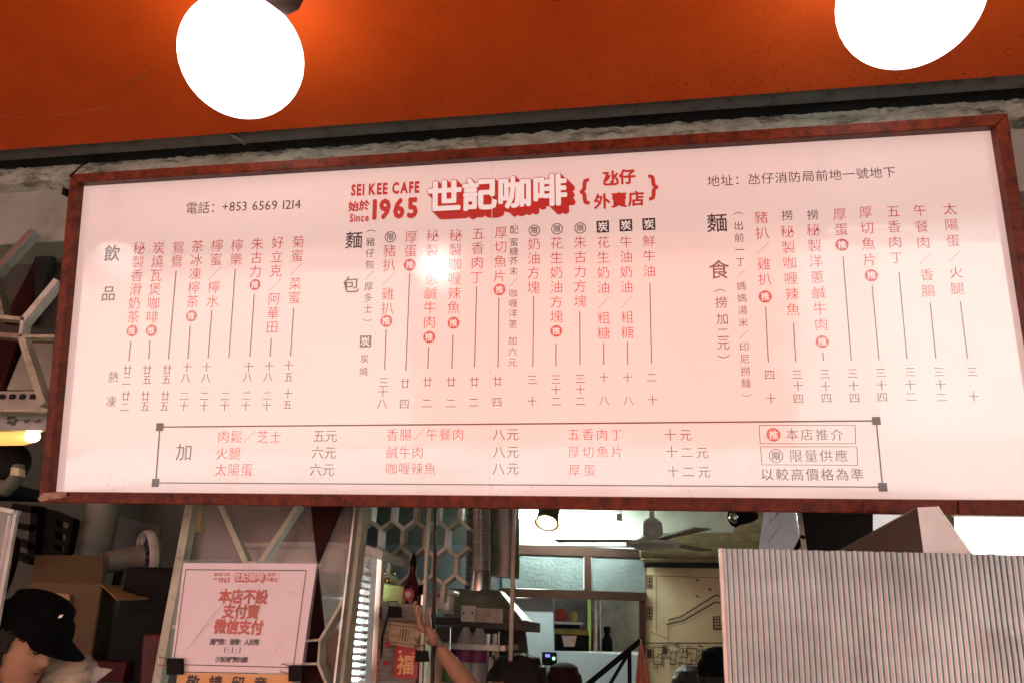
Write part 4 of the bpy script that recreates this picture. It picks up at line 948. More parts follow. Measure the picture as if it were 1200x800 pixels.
MB().lathe(c, [(3.8*k_, 44*k_), (3.8*k_, 50*k_), (1.2*k_, 58*k_), (0, 62*k_)], 14).build('nozzle', M_DARK, sy, True)
MB().lathe(c+Vector((0, -9.1*k_, 13*k_)), [(6.5*k_, 0), (6.5*k_, .002), (0, .002)], 20, axis=(0, -1, 0)).build('label', mat('red_label', (.45, .03, .03), .4), sy)
MB().lathe(c+Vector((0, -9.1*k_-.0025, 13*k_)), [(3.2*k_, 0), (3.2*k_, .001), (0, .001)], 16, axis=(0, -1, 0)).build('label_centre', M_CREAMW, sy)
cn = T('drink_can', 'slim dark can beside the syrup bottle', 'can', at(494, 712, 2.32)); c = at(494, 713, 2.32)
MB().lathe(c, [(0, 0), (4.5*k_, 0), (4.8*k_, 1*k_), (4.8*k_, 24*k_), (4*k_, 26*k_), (0, 26*k_)], 18).build('can_body', M_DARK, cn, True)
MB().lathe(c, [(4.9*k_, 4*k_), (4.95*k_, 4*k_), (4.95*k_, 15*k_), (4.9*k_, 15*k_)], 18).build('label', M_STEEL, cn, True)
cj = T('clear_container', 'pale cloudy container behind the dark can', 'container', at(515, 716, 2.42))
binbox(496, 526, 690, 716, 2.42, .08, cj, M_BIN)
# red packet and banknotes on clips
rp = T('red_packet', 'red paper packet with a gold character under the banknotes', 'red packet', at(475, 794, 2.15))
RS = vplane(2.15)
pslab([(461, 793), (488.5, 795), (491, 757), (464, 755)], 2.15, .003).build('paper', mat('red_packet_paper', (.42, .012, .02), .4), rp)
txt(RS, '福', (475.5, 778), (475.5, 778), 21, 'gold_character', mat('gold_ink', (.75, .45, .18), .4), rp, .02)
disc_g = MB(); disc(RS, (469, 763), 1.8, .001, disc_g, 0, 10); disc(RS, (484, 765), 1.2, .001, disc_g, 0, 8); disc(RS, (467, 789), 1.4, .001, disc_g, 0, 8); disc_g.build('gold_print', mat('gold_ink', (.75, .45, .18)), rp)
M_NOTE = mat('banknote_paper', (.36, .26, .15), .7, var=.2, scale=30, dirt=.5, dscale=60, dcol=(.16, .10, .05))
for i, (q, lb) in enumerate(((((447, 750), (483, 756), (487, 731), (449, 728)), 'brown banknote clipped at the left of the fan of notes'), (((455, 754), (489, 760), (494, 732), (457, 728)), 'brown banknote in the middle of the fan of notes'), (((480, 757), (494, 762), (504, 744), (490, 733)), 'brown banknote held by the hand at the right of the fan'))):
    nb = T('banknote', lb, 'banknote', at(q[0][0], q[0][1], 2.13-.01*i), 'banknotes hung on the shelf edge')
    pslab(q, 2.13-.012*i, .0015).build('note', M_NOTE, nb)
    cx_ = sum(p[0] for p in q)/4; cy_ = sum(p[1] for p in q)/4; sfn = vplane(2.13-.012*i); g = MB()
    for t_ in (.12, .88):
        for a_, b_ in (((q[0][0]*(1-t_)+q[3][0]*t_, q[0][1]*(1-t_)+q[3][1]*t_), (q[1][0]*(1-t_)+q[2][0]*t_, q[1][1]*(1-t_)+q[2][1]*t_)),): stroke(sfn, a_, b_, .9, .001, g)
    for k in range(9):
        u = .1+.09*k; p_ = (q[0][0]*(1-u)+q[1][0]*u, q[0][1]*(1-u)+q[1][1]*u); r2 = (q[3][0]*(1-u)+q[2][0]*u, q[3][1]*(1-u)+q[2][1]*u); v0, v1 = (.25, .75) if 2 < k < 7 else (.35, .5)
        stroke(sfn, (p_[0]*(1-v0)+r2[0]*v0, p_[1]*(1-v0)+r2[1]*v0), (p_[0]*(1-v1)+r2[0]*v1, p_[1]*(1-v1)+r2[1]*v1), 1.8 if 3 < k < 6 else 1.0, .0011+k*1e-5, g)
    g.build('printed_figure', mat('banknote_ink', (.12, .07, .04), .7), nb)
for x, y, lb in ((461, 716, 'black binder clip on the shelf above the banknotes'), (493, 768, 'black binder clip holding the red packet at its right side')):
    b_ = T('binder_clip', lb, 'binder clip', at(x, y+6, 2.08), 'binder clips at the counter shelf')
    pslab([(x-7, y+7), (x+7, y+7), (x+6, y-6), (x-6, y-6)], 2.085, .03).build('clip_body', M_DARK, b_, .002)
    MB().tube([at(x-5, y-6, 2.09), at(x-7, y-12, 2.07), at(x+5, y-12, 2.07), at(x+5, y-6, 2.09)], .0013, 6).build('wire_handle', M_DARK, b_, True)
MB_c = MB().tube([at(456, 716, 2.1), at(448, 745, 2.1), at(447, 765, 2.1), at(436, 800, 2.1), at(430, 830, 2.1)], .0035, 8); tag(MB_c.build('black_cable', M_DARK, None, True), 'thin black cable hanging beside the banknotes', 'cable')
for i, (x, y) in enumerate(((454, 755), (452.5, 776))):
    o_ = MB().ball(at(x, y, 2.09), .007, 12, sc=(1.2, 1, 1)).build('red_bead', mat('red_bead', (.5, .02, .04), .3), None, True); tag(o_, ('upper' if i == 0 else 'lower')+' small red bead hanging beside the cable', 'bead')
sq_ = T('squeeze_bottle', 'cream squeeze bottle below the raised arm', 'bottle', at(505, 800, 2.4)); c = at(504, 812, 2.4)
MB().lathe(c, [(0, 0), (.034, 0), (.036, .06), (.036, .10), (.026, .125), (.022, .135), (.026, .137), (.026, .155), (.010, .165), (.006, .20), (0, .20)], 20).build('bottle', mat('cream_plastic', (.50, .44, .30), .4, alpha=.95), sq_, True)

# ================================================================== LEFT DARK CORNER
ch = T('stacked_chair', 'black slatted chair hung upside down near the white pipe', 'chair', at(55, 660, 3.3))
for a, b, w in (((18, 594), (50, 598), 7), ((20, 615), (46, 620), 6), ((22, 634), (44, 642), 6), ((22, 650), (40, 658), 6), ((45, 594), (40, 655), 8), ((88, 610), (80, 648), 5), ((60, 600), (88, 611), 6), ((62, 616), (86, 626), 5), ((60, 632), (82, 638), 5), ((55, 645), (80, 650), 5)):
    pbar(a, b, 3.3, w, .05).build('slat', M_DARK, ch)
pslab([(42, 650), (64, 646), (66, 598), (46, 594)], 3.32, .06).build('seat', M_DARK, ch, bevel=.01)
tag(MB().tube([Vector((at(118, 600, 3.6).x, 3.6, 2.92)), Vector((at(110, 655, 3.6).x, 3.6, .13))], .09, 22).build('soil_pipe', mat('white_pvc', (.32, .35, .30), .5), None, True), 'thick white vertical pipe in the dark left corner', 'pipe')
pslab([(134, 665), (186, 665), (187, 616), (132, 603)], 3.89, .012).build('wall_recess', mat('recess_grey', (.16, .17, .17), .8), shop)
fn2 = T('table_fan', 'old desk fan with blue blades behind the open cardboard box', 'fan', at(150, 690, 2.9))
fcn = at(172, 652, 2.95); axf = Vector((.62, .75, .22)).normalized()
for rr in (.105, .08, .055, .03):
    pts = []; u_ = axf.cross(Vector((0, 0, 1))).normalized(); w_ = axf.cross(u_)
    MB().lathe(fcn+axf*(.03-(rr-.105)*.3), [(rr-.002, -.002), (rr+.002, -.002), (rr+.002, .002), (rr-.002, .002), (rr-.002, -.002)], 32, axis=axf).build('guard_ring', M_STEELD, fn2, True)
MB().lathe(fcn, [(.112, -.02), (.118, -.01), (.118, .01), (.112, .02), (.106, .01), (.106, -.01), (.112, -.02)], 40, axis=axf).build('guard_rim', M_CREAMW, fn2, True)
for k in range(18):
    a_ = 2*math.pi*k/18; MB().bar(fcn-axf*.03+(u_*math.cos(a_)+w_*math.sin(a_))*.02, fcn-axf*.01+(u_*math.cos(a_)+w_*math.sin(a_))*.112, .002).build('guard_wire', M_STEELD, fn2)
for k in range(4):
    a_ = k*math.pi/2+.3; e1 = u_*math.cos(a_)+w_*math.sin(a_); e2 = u_*math.cos(a_+.9)+w_*math.sin(a_+.9)
    MB().slab([fcn+e1*.015, fcn+e1*.095, fcn+e2*.09+axf*.01, fcn+e2*.02], axf*.003).build('blade', mat('blue_blade', (.02, .05, .16), .4), fn2)
MB().tube([fcn-axf*.02, fcn-axf*.16], [.055, .045], 20).build('motor', mat('grey_beige_plastic', (.26, .25, .20), .5), fn2, True)
MB().tube([fcn-axf*.10, fcn-axf*.10-Vector((0, 0, .12)), fcn-axf*.10-Vector((0, 0, .20))], .018, 12).build('neck', M_DARK, fn2, True)
MB().tube([fcn-axf*.10+Vector((0, 0, 0)), Vector(((fcn-axf*.1).x, (fcn-axf*.1).y, .13))], .013, 12).build('stem', M_DARK, fn2, True)
MB().lathe(Vector(((fcn-axf*.1).x, (fcn-axf*.1).y, .127)), [(0, 0), (.17, 0), (.16, .03), (.02, .05), (0, .05)], 24).build('base', M_DARK, fn2, True)
bx = T('cardboard_box', 'large brown cardboard box with one flap open', 'cardboard box', at(80, 760, 2.5))
A_ = P([(33, 770), (104, 776), (116, 652), (42, 651)], 2.5)
pslab([(30, 770), (104, 776), (118, 684), (36, 682)], 2.5, .01).build('front_side', M_CARD, bx)
MB().slab([at(118, 684, 2.5), at(104, 776, 2.5), at(140, 770, 2.85), at(152, 692, 2.85)], (0.004, .006, 0)).build('right_side', M_CARD, bx)
MB().slab([at(36, 682, 2.5), at(118, 684, 2.5), at(121, 651, 2.62), at(41, 650, 2.62)], (0, .006, 0.002)).build('raised_flap', M_CARD, bx)
MB().slab([at(118, 685, 2.5), at(137, 703, 2.36), at(175, 702, 2.5), at(154, 688, 2.8)], (0, 0, .004)).build('open_flap', mat('light_cardboard', (.34, .22, .10), .8), bx)
pslab([(60, 725), (82, 724), (81, 696), (60, 694)], 2.48, .012).build('inner_card', mat('light_cardboard', (.34, .22, .10)), bx)
wd = word(vplane(2.56), 'THAN BAO 15.3', (40, 668), (104, 670), 3.4, 'stencil_print', mat('faded_print', (.10, .06, .03)), bx, o=.0) if False else None
tag(lowslab(20, 150, 772, 2.52, .5, 'red_counter', mat('dark_red_counter', (.06, .003, .004), .6, spec=.2), None), 'dark red counter under the cardboard box', 'counter')
spk = T('speaker_cabinet', 'black speaker cabinet standing left of the pink notice', 'speaker', at(178, 800, 2.55))
lowslab(150, 206, 664, 2.55, .35, 'cabinet', M_DARK, spk)
MB().lathe(at(166, 677, 2.549), [(.006, 0), (.006, .004), (0, .004)], 12, axis=(0, -1, 0)).build('knob', M_STEEL, spk)
pslab([(158, 714), (200, 716), (202, 668), (160, 666)], 2.53, .018).build('front_panel', mat('charcoal_panel', (.006, .006, .007), .6, spec=.12), spk, bevel=.003)
tag(pslab([(160, 830), (190, 830), (196, 742), (166, 742)], 2.4, .12).build('red_bag', mat('dark_red_bag', (.10, .008, .008), .5, var=.5), None, bevel=.01), 'dark red bag in front of the black speaker cabinet', 'bag')
la = T('acrylic_screen', 'clear acrylic screen with pale edge at the far left', 'acrylic screen', at(5, 700, 1.8))
pslab([(-60, 800), (-15, 800), (20, 601), (-60, 590)], 1.82, .004).build('sheet', mat('acrylic_sheet', (.7, .7, .65), .08, alpha=.22, spec=1), la)
pbar((20, 598), (-5, 740), 1.82, 4, .01).build('edge', M_CREAMW, la); pbar((12, 603), (-10, 735), 1.83, 1.5, .01).build('edge', M_CREAMW, la); pbar((-50, 586), (20, 600), 1.82, 4, .03).build('top_edge', M_CREAMW, la)
tag(MB().ball(at(8, 668, 3.0), .07, 20, sc=(.5, .5, 2.2)).build('hanging_bag', M_MAROON, None, True), 'dark maroon rounded bag behind the acrylic screen', 'bag')
# bag of buns
bb = T('bun_bag', 'clear plastic bag of pale buns below the cap brim', 'bag', at(85, 800, 2.05))
rnd = random.Random(9)
for i, (x, y, r_) in enumerate(((62, 778, 11), (76, 785, 12), (90, 779, 11), (72, 797, 12), (88, 798, 12), (101, 792, 9), (58, 795, 10))):
    MB().ball(at(x, y, 2.05+.02*(i % 2)), r_*.0024, 18, sc=(1.1, 1, .85)).build('bun', mat('pale_bun', (.45, .33, .16), .6), bb, True)
cb = at(80, 788, 2.05)
g = MB(); g.ball(cb, .085, 36, sc=(1.15, .6, .62))
for v_ in g.v:
    n1 = mathutils.noise.noise(v_*30)*.012; v_ += (v_-cb).normalized()*n1
g.build('bag_film', mat('crinkled_film', (.75, .72, .65), .12, var=0, alpha=.25, spec=1, bump=1, bscale=25), bb, True)
MB().slab([cb+Vector((.08, 0, .02)), cb+Vector((.14, 0, .015)), cb+Vector((.08, 0, -.035))], (0, .004, 0)).build('bag_corner', MATS['crinkled_film'], bb)
tag(lowslab(40, 130, 808, 1.98, .3, 'steel_counter', M_STEELD, None), 'low steel counter under the bag of buns', 'counter')

# ================================================================== RIGHT: corrugated sheet, hood, poster
Yc = 1.42
cr = T('corrugated_screen', 'ribbed silvery plastic screen standing in front of the right half', 'screen', at(850, 800, Yc))
tl0, tr0 = at(846, 642, Yc), at(1230, 650.5, Yc); bl0, br0 = at(853.5, 800, Yc), at(1250, 800, Yc)
zb = 1.12
g = MB(); N = 58; per = 10
def edge(p, q, t): return p+(q-p)*t
ROWS = 10
for i in range(N*per+1):
    t = i/(N*per); top = edge(tl0, tr0, t); bot = edge(bl0, br0, t)
    dirn = (bot-top)/(bot.z-top.z); bot = top+dirn*(zb-top.z); ph = (i % per)/per; rib = i//per
    wdt = .84+.02*mathutils.noise.noise(Vector((rib*3.7, 0, 0)))
    y = (-.0008*math.sin(math.pi*ph/.84) if ph < wdt else .0009)
    for j in range(ROWS+1):
        p = top.lerp(bot, j/ROWS)
        dent = .007*mathutils.noise.noise(Vector((p.x*4.5, p.z*4.5, 1))) + .0025*mathutils.noise.noise(Vector((p.x*16, p.z*11, 5)))
        up_ = .002*mathutils.noise.noise(Vector((rib*1.3, 9, 2))) if j == 0 else 0
        g.v.append(p+Vector((0, y+dent, up_)))
R1 = ROWS+1
for i in range(N*per):
    for j in range(ROWS): a = i*R1+j; g.f.append((a, a+R1, a+R1+1, a+1)); g.m.append(0)
nf_ = len(g.v)
for i in range(N*per+1):
    for j in (0, ROWS): p = g.v[i*R1+j]; g.v.append(Vector((p.x, Yc+.012, p.z)))
for i in range(N*per):
    a = nf_+2*i; g.f.append((a, a+1, a+3, a+2)); g.m.append(0); g.f.append((i*R1, a, a+2, (i+1)*R1)); g.m.append(0)
def corr():
    mt = mat('silvery_ribbed_plastic', (.25, .28, .28), .30, .72, var=.35, scale=4, dirt=.3, dscale=7, dcol=(.10, .08, .075)); return mt
g.build('ribbed_sheet', corr(), cr, True)
MB().slab([tl0+Vector((-.006, 0, 0)), tl0+Vector((0, 0, 0)), edge(tl0, bl0, (tl0.z-zb)/(tl0.z-bl0.z)), edge(tl0, bl0, (tl0.z-zb)/(tl0.z-bl0.z))+Vector((-.006, 0, 0))], (0, .008, 0)).build('edge_trim', M_STEELD, cr)
MB().box((bl0.x-.05, Yc+.012, .125), (br0.x+.3, Yc+.22, zb+.05)).build('counter_base', M_STEELD, cr)
# steel hood poking up over the screen
Ys = 1.46
sh2 = T('steel_cowl', 'bright stainless cowl rising behind the ribbed screen at right', 'extractor cowl', at(1060, 660, Ys))
ap_ = at(1075, 594, Ys); ap2 = at(1098, 593, Ys); bl_ = at(960, 660, Ys+.02); mid = at(1084, 660, Ys-.03); rt = at(1146, 660, Ys+.02)
bk = Vector((.02, .35, 0)); np_ = (mid-ap_).cross(rt-ap_).normalized(); dr = ray(1098, 593); ap2 = EYE+dr*((ap_-EYE).dot(np_)/dr.dot(np_))

MB().add([ap_, bl_, mid, ap_+bk*.4, bl_+bk], [(0, 1, 2), (0, 3, 4, 1)]).build('side_plate', mat('brushed_steel', (.10, .125, .11), .35, .85, var=.3, scale=4, stretch=(1, 1, .4)), sh2)
MB().add([ap_, mid, rt, ap2, ap2+bk*.4, rt+bk, ap_+bk*.4], [(0, 1, 2, 3), (3, 2, 5, 4), (0, 3, 4, 6)]).build('front_plate', mat('steel_lit_white', (.84, .92, .92), .35, .0, var=.05), sh2)  # white colour stands in for light caught by the steel front
MB().bar(ap2, rt, .004).build('fold', M_STEELD, sh2)
wp = T('glowing_wall_patch', 'white wall patch with added glow behind the cowl at far right', 'wall patch', at(1160, 650, 2.4))
pslab([(1128, 740), (1300, 745), (1300, 603), (1123, 601)], 2.4, .03).build('glow_face', M_WALLGLOW, wp)  # self-glowing sheet stands in for a brightly lit white wall
pslab([(1118, 604), (1300, 607), (1300, 585), (1118, 583)], 2.38, .02).build('frame', M_WALLG, wp)
wp2 = T('glowing_wall_patch', 'small white wall patch with added glow left of the cowl tip', 'wall patch', at(1035, 650, 2.42))
pslab([(1022, 640), (1062, 640), (1062, 603), (1022, 602)], 2.42, .03).build('glow_face', mat('dim_glowing_wall', (.8, .8, .8), .3, var=0, emit=(.95, 1, .95), es=.12), wp2)  # weaker added glow, standing in for another bright bit of wall
bv = T('dark_gap_box', 'black box filling the dark void between the poster and the cowl', 'duct', at(985, 650, 2.3))
MB().slab(P([(944, 700), (1023, 700), (1023, 570), (938, 570)], 2.3), (0, .6, 0)).build('gap_body', M_BLACKV, bv)  # black colour stands in for the unlit void here
po = T('tilted_poster', 'glossy tilted poster with pink streaks above the ribbed screen', 'poster', at(915, 642, 2.2))
q0, q1, q2, q3 = at(888, 650, 2.25), at(943, 650, 2.05), at(936, 600, 2.05), at(896, 594, 2.25)
MB().slab([q0, q1, q2, q3], (.004, .012, 0)).build('board', mat('glossy_poster', (.55, .58, .62), .12, var=.1, coat=.5, emit=(.8, .85, .9), es=.03), po)
def bil(u, v): return (q3*(1-u)+q2*u)*(1-v)+(q0*(1-u)+q1*u)*v + Vector((0, -.003, 0))
for (u0, v0, u1, v1, w) in ((.25, .75, .55, .35, .10), (.35, .2, .5, .02, .06), (.2, .35, .3, .2, .05), (.7, .35, .8, .15, .06)):
    a, b = bil(u0, v0), bil(u1, v1); s_ = (b-a).cross(Vector((0, 1, 0))).normalized()*w*.06
    MB().add([a-s_, a+s_, b+s_, b-s_], [(0, 1, 2, 3)]).build('pink_streak', mat('poster_pink', (.45, .14, .12), .2), po)
MB().bar(bil(.75, 1.05), bil(1.02, .55), .012, .01).build('frame_edge', M_DARK, po); MB().bar(q1, q2, .014, .012).build('frame_edge', M_STEELD, po)
# ================================================================== PEOPLE
def skin_mesh(verts, edges, sub=1):
    me = bpy.data.meshes.new('tmp'); me.from_pydata([tuple(v[0]) for v in verts], edges, [])
    o = bpy.data.objects.new('tmp', me); COL.objects.link(o)
    md = o.modifiers.new('s', 'SKIN'); o.modifiers.new('b', 'SUBSURF').levels = sub
    sv = me.skin_vertices[0].data
    for i, v in enumerate(verts):
        r_ = v[1]; sv[i].radius = (r_, r_) if not isinstance(r_, tuple) else r_
        sv[i].use_root = (i == 0)
    dg = bpy.context.evaluated_depsgraph_get(); ev = bpy.data.meshes.new_from_object(o.evaluated_get(dg))
    r = ([v.co.copy() for v in ev.vertices], [tuple(p.vertices) for p in ev.polygons])
    bpy.data.objects.remove(o); bpy.data.meshes.remove(ev); bpy.data.meshes.remove(me); return r
def fuse(mb, vox):
    me = bpy.data.meshes.new('tmp'); me.from_pydata([tuple(v) for v in mb.v], [], mb.f)
    o = bpy.data.objects.new('tmp', me); COL.objects.link(o)
    md = o.modifiers.new('r', 'REMESH'); md.mode = 'VOXEL'; md.voxel_size = vox; md.use_smooth_shade = True
    sm = o.modifiers.new('s', 'SMOOTH'); sm.iterations = 3; sm.factor = .4
    dg = bpy.context.evaluated_depsgraph_get(); ev = bpy.data.meshes.new_from_object(o.evaluated_get(dg))
    r = MB(); r.add([v.co.copy() for v in ev.vertices], [tuple(p.vertices) for p in ev.polygons])
    bpy.data.objects.remove(o); bpy.data.meshes.remove(ev); bpy.data.meshes.remove(me); return r
HL = [(0, .26, -.02, .10), (.05, .37, -.08, .19), (.13, .385, -.16, .25), (.2, .375, -.22, .28), (.225, .40, -.24, .285), (.25, .38, -.26, .29), (.275, .395, -.28, .295), (.3, .375, -.30, .30), (.36, .385, -.34, .32), (.42, .385, -.39, .33),
      (.5, .37, -.44, .335), (.57, .40, -.46, .34), (.65, .405, -.475, .34), (.74, .385, -.48, .335), (.83, .34, -.46, .31), (.91, .25, -.38, .24), (.97, .13, -.24, .14), (1.0, .02, -.1, .03)]
def _dense(L, k=4):
    r = []
    for a, b in zip(L, L[1:]): r += [tuple(a[j]+(b[j]-a[j])*i/k for j in range(4)) for i in range(k)]
    return r+[L[-1]]
HL = _dense(HL)
def head_mesh(o, fwd, up, H, grow=0.0, zmin=-1, n=40, face=True):
    """o = chin-level point on the neck axis"""
    side = fwd.cross(up).normalized(); mb = MB(); L = [l for l in HL if l[0] >= zmin]
    for z, f, b, w in L:
        c = (f+b)/2; d = (f-b)/2+grow; w += grow
        for k in range(n):
            a = 2*math.pi*k/n; y = c+d*math.cos(a); x = w*math.sin(a)
            if face and math.cos(a) > 0:
                if .34 < z < .56: y += .13*max(0, 1-abs(x)/.085)*((z-.56)/-.18 if z > .40 else .75)
                if .44 < z < .56: y -= .045*math.exp(-((abs(x)-.14)/.06)**2)
            zz = z + (grow if z > .9 else 0)
            mb.v.append(o + (fwd*y + side*x + up*zz)*H)
    m_ = len(L)
    for i in range(m_-1):
        for k in range(n): mb.f.append((i*n+k, i*n+(k+1) % n, (i+1)*n+(k+1) % n, (i+1)*n+k)); mb.m.append(0)
    mb.f.append(tuple(reversed(range(n)))); mb.m.append(0); mb.f.append(tuple(range((m_-1)*n, m_*n))); mb.m.append(0)
    if face:
        for s_ in (-1, 1): mb.ball(o + (side*s_*.35 + fwd*-.03 + up*.46)*H, .09*H, 12, sc=(.5, .5, 1))
    return mb
def person(label, chin, fwd, height, shirt, trouser=None, hair=True, up=Vector((0, 0, 1)), raise_hand=None, vox=.009, cap=None, hairlen=0.0, hairfront=.02, group='people inside the cafe', elbow=None):
    fwd = Vector(fwd).normalized(); up = (up - fwd*up.dot(fwd)).normalized(); side = fwd.cross(Vector((0, 0, 1))).normalized()
    H = height/7.3; base = Vector((chin.x, chin.y, .126)); p = T('person', label, 'person', base, group)
    f2 = Vector((fwd.x, fwd.y, 0)).normalized()
    zc = chin.z; nk = chin - f2*.03*1.0
    hip = Vector((nk.x, nk.y, .126+.50*(zc-.126)/.86)); k = (zc-.126)/1.35
    sp = lambda x, y, z: Vector((nk.x, nk.y, 0)) + side*x*k + f2*y*k + Vector((0, 0, .126+(z*k)))
    V = [(sp(0, 0, .80), .13*k), (sp(0, .01, .95), .125*k), (sp(0, .02, 1.10), .14*k), (sp(0, 0, 1.20), .11*k), (sp(0, 0, 1.27), .055*k), (nk+fwd*.01+up*.06, .055*k)]
    E_ = [(0, 1), (1, 2), (2, 3), (3, 4), (4, 5)]
    for s_ in (-1, 1):
        i = len(V); V += [(sp(.09*s_, 0, .74), .085*k), (sp(.095*s_, .01, .42), .058*k), (sp(.10*s_, -.02, .07), .036*k), (sp(.10*s_, .10, .03), .028*k)]
        E_ += [(0, i), (i, i+1), (i+1, i+2), (i+2, i+3)]
    sh_ = {}
    for s_ in (-1, 1):
        i = len(V); S_ = sp(.18*s_, -.005, 1.17)
        if raise_hand and s_ == raise_hand[0]:
            Hn = raise_hand[1]; El = elbow
            V += [(S_, .052*k), (El, .044*k), (El.lerp(Hn, .3), .042*k), (El.lerp(Hn, .93), .026*k)]
        else:
            El = sp(.23*s_, -.02, .90); Hn = sp(.24*s_, .06, .66)
            V += [(S_, .052*k), (El, .040*k), (El.lerp(Hn, .3), .037*k), (El.lerp(Hn, .95), .026*k)]
        E_ += [(3, i), (i, i+1), (i+1, i+2), (i+2, i+3)]
        # palm and fingers
        d = (Hn-El).normalized(); ax = d.cross(f2 if abs(d.dot(f2)) < .9 else Vector((0, 0, 1))).normalized(); nn = d.cross(ax).normalized()
        sh_[s_] = (Hn, d, ax, nn)
    mb = MB(); vs, fs = skin_mesh(V, E_, 1); mb.add(vs, fs)
    for s_, (Hn, d, ax, nn) in sh_.items():
        pal, pf = skin_mesh([(Hn-d*.02, .026), (Hn+d*.03, (.036, .018)), (Hn+d*.07, (.036, .016))], [(0, 1), (1, 2)], 1); mb.add(pal, pf)
        for q, (off, ln) in enumerate(((-.030, .062), (-.010, .074), (.011, .070), (.030, .054))):
            b_ = Hn+d*.065+ax*off; cu = .5+.15*q
            fp = [(b_-d*.015, .0095), (b_+d*ln*.45+nn*.006, .009), (b_+d*ln*.75+nn*ln*.30*cu, .008), (b_+d*ln*.9+nn*ln*.6*cu, .0065)]
            a_, c_ = skin_mesh(fp, [(0, 1), (1, 2), (2, 3)], 1); mb.add(a_, c_)
        b_ = Hn+d*.02-ax*.030
        a_, c_ = skin_mesh([(b_, .012), (b_+d*.025-ax*.022+nn*.012, .0105), (b_+d*.052-ax*.020+nn*.028, .0085)], [(0, 1), (1, 2)], 1); mb.add(a_, c_)
    hm = head_mesh(chin, fwd, up, H); mb.add(hm.v, hm.f)
    fuse(mb, vox).build('body', M_SKIN, p, True)
    # eyes and mouth
    sd_ = fwd.cross(up).normalized()
    for s_ in (-1, 1):
        MB().ball(chin+(fwd*.335+sd_*s_*.14+up*.505)*H, .035*H*1.6, 12, sc=(1, .6, .6)).build('eye', mat('dark_eye', (.03, .02, .015), .2), p, True)
        MB().bar(chin+(fwd*.40+sd_*s_*.07+up*.585)*H, chin+(fwd*.36+sd_*s_*.21+up*.59)*H, .012*H*1.8, .01).build('eyebrow', M_HAIR, p)
    MB().bar(chin+(fwd*.392+sd_*-.08+up*.25)*H, chin+(fwd*.392+sd_*.08+up*.25)*H, .006, .006).build('mouth', mat('lips', (.25, .08, .06), .5), p)
    # clothes: torso and sleeves, trousers
    Vs = [(v[0], v[1]*1.12+.008) for v in V[:4]]; Es = [(0, 1), (1, 2), (2, 3)]
    for j, s_ in enumerate((-1, 1)):
        i0 = 6+8+j*4; a = V[i0][0]; b = V[i0+1][0]; i = len(Vs); Vs += [(a, .066*k), (a.lerp(b, .62), .058*k)]; Es += [(3, i), (i, i+1)]
    vs, fs = skin_mesh(Vs, Es, 2); c_ = MB(); c_.add(vs, fs); c_.build('shirt', shirt, p, True)
    Vt = [(sp(0, 0, .80), .148*k)]; Et = []
    for j in (0, 1):
        i0 = 6+j*4; i = len(Vt); Vt += [(V[i0][0], .105*k), (V[i0+1][0], .078*k), (V[i0+2][0], .06*k)]; Et += [(0, i), (i, i+1), (i+1, i+2)]
    vs, fs = skin_mesh(Vt, Et, 1); c_ = MB(); c_.add(vs, fs); c_.build('trousers', trouser or M_DARK, p, True)
    if hair:
        g = MB(); n = 40; L = [l for l in HL if l[0] > .40-hairlen]
        side_ = fwd.cross(up).normalized()
        h = head_mesh(chin, fwd, up, H, .045, .18-hairlen, n, False)
        # cut the face out: keep back, sides above the ears and crown
        for fi, f in enumerate(h.f):
            cen = sum((h.v[i] for i in f), Vector((0, 0, 0)))/len(f); r_ = (cen-chin)/H; y_ = r_.dot(fwd); z_ = r_.dot(up)
            if cap and z_ > .66: continue
            if y_ > (hairfront if z_ < .62 else (.24 if z_ < .72 else 9)): continue
            g.f.append(f); g.m.append(0)
        g.v = h.v
        for v_ in g.v: v_ += (v_-chin).normalized()*mathutils.noise.noise(v_*60)*.006
        ho = g.build('hair', M_HAIR, p, True); so_ = ho.modifiers.new('t', 'SOLIDIFY'); so_.thickness = .012
    if cap:
        cm, brim = cap; h = head_mesh(chin, fwd, up, H, .085, .63, 40, False); c_ = MB(); c_.v = h.v; c_.f = h.f[:-2]+[h.f[-1]]; c_.m = [0]*len(c_.f)
        co = c_.build('cap', cm, p, True); so_ = co.modifiers.new('t', 'SOLIDIFY'); so_.thickness = .004
        side_ = fwd.cross(up).normalized()
        if brim:
            g = MB(); nb = 16
            for j in range(6):
                t = j/5
                for i in range(nb+1):
                    a = (i/nb-.5)*math.pi*.70
                    x_ = .40*math.sin(a); y_ = -.035+.54*math.cos(a)+.36*t*max(0, math.cos(a*1.05))**.6
                    g.v.append(chin + (fwd*y_ + side_*x_ + up*(.70-.08*t-.05*math.sin(a)**2))*H)
            for j in range(5):
                for i in range(nb): a = j*(nb+1)+i; g.f.append((a, a+1, a+nb+2, a+nb+1)); g.m.append(0)
            bo = g.build('cap_brim', cm, p, True); so_ = bo.modifiers.new('t', 'SOLIDIFY'); so_.thickness = .005
    return p, H
M_CAPB = mat('black_cap_cloth', (.004, .004, .0045), .9, spec=.06, bump=.2, bscale=300)
f1 = Vector((.90, -.05, -.34)).normalized()
chin1 = at(6, 797, 1.95)
p1, H1 = person('person in a plain black cap looking right at the lower left corner', chin1, f1, 1.62, mat('dark_shirt', (.03, .03, .035), .9), cap=(M_CAPB, True), vox=.007, hairlen=.38, hairfront=.10)
e_ = at(68, 724, 1.79); MB().slab([e_, e_+Vector((.010, 0, .003)), e_+Vector((.011, 0, .010)), e_+Vector((.001, 0, .007))], (0, .002, 0)).build('cap_emblem', M_WHITEP, p1)
hand = at(508, 750, 2.14); elb = at(574, 836, 2.32)
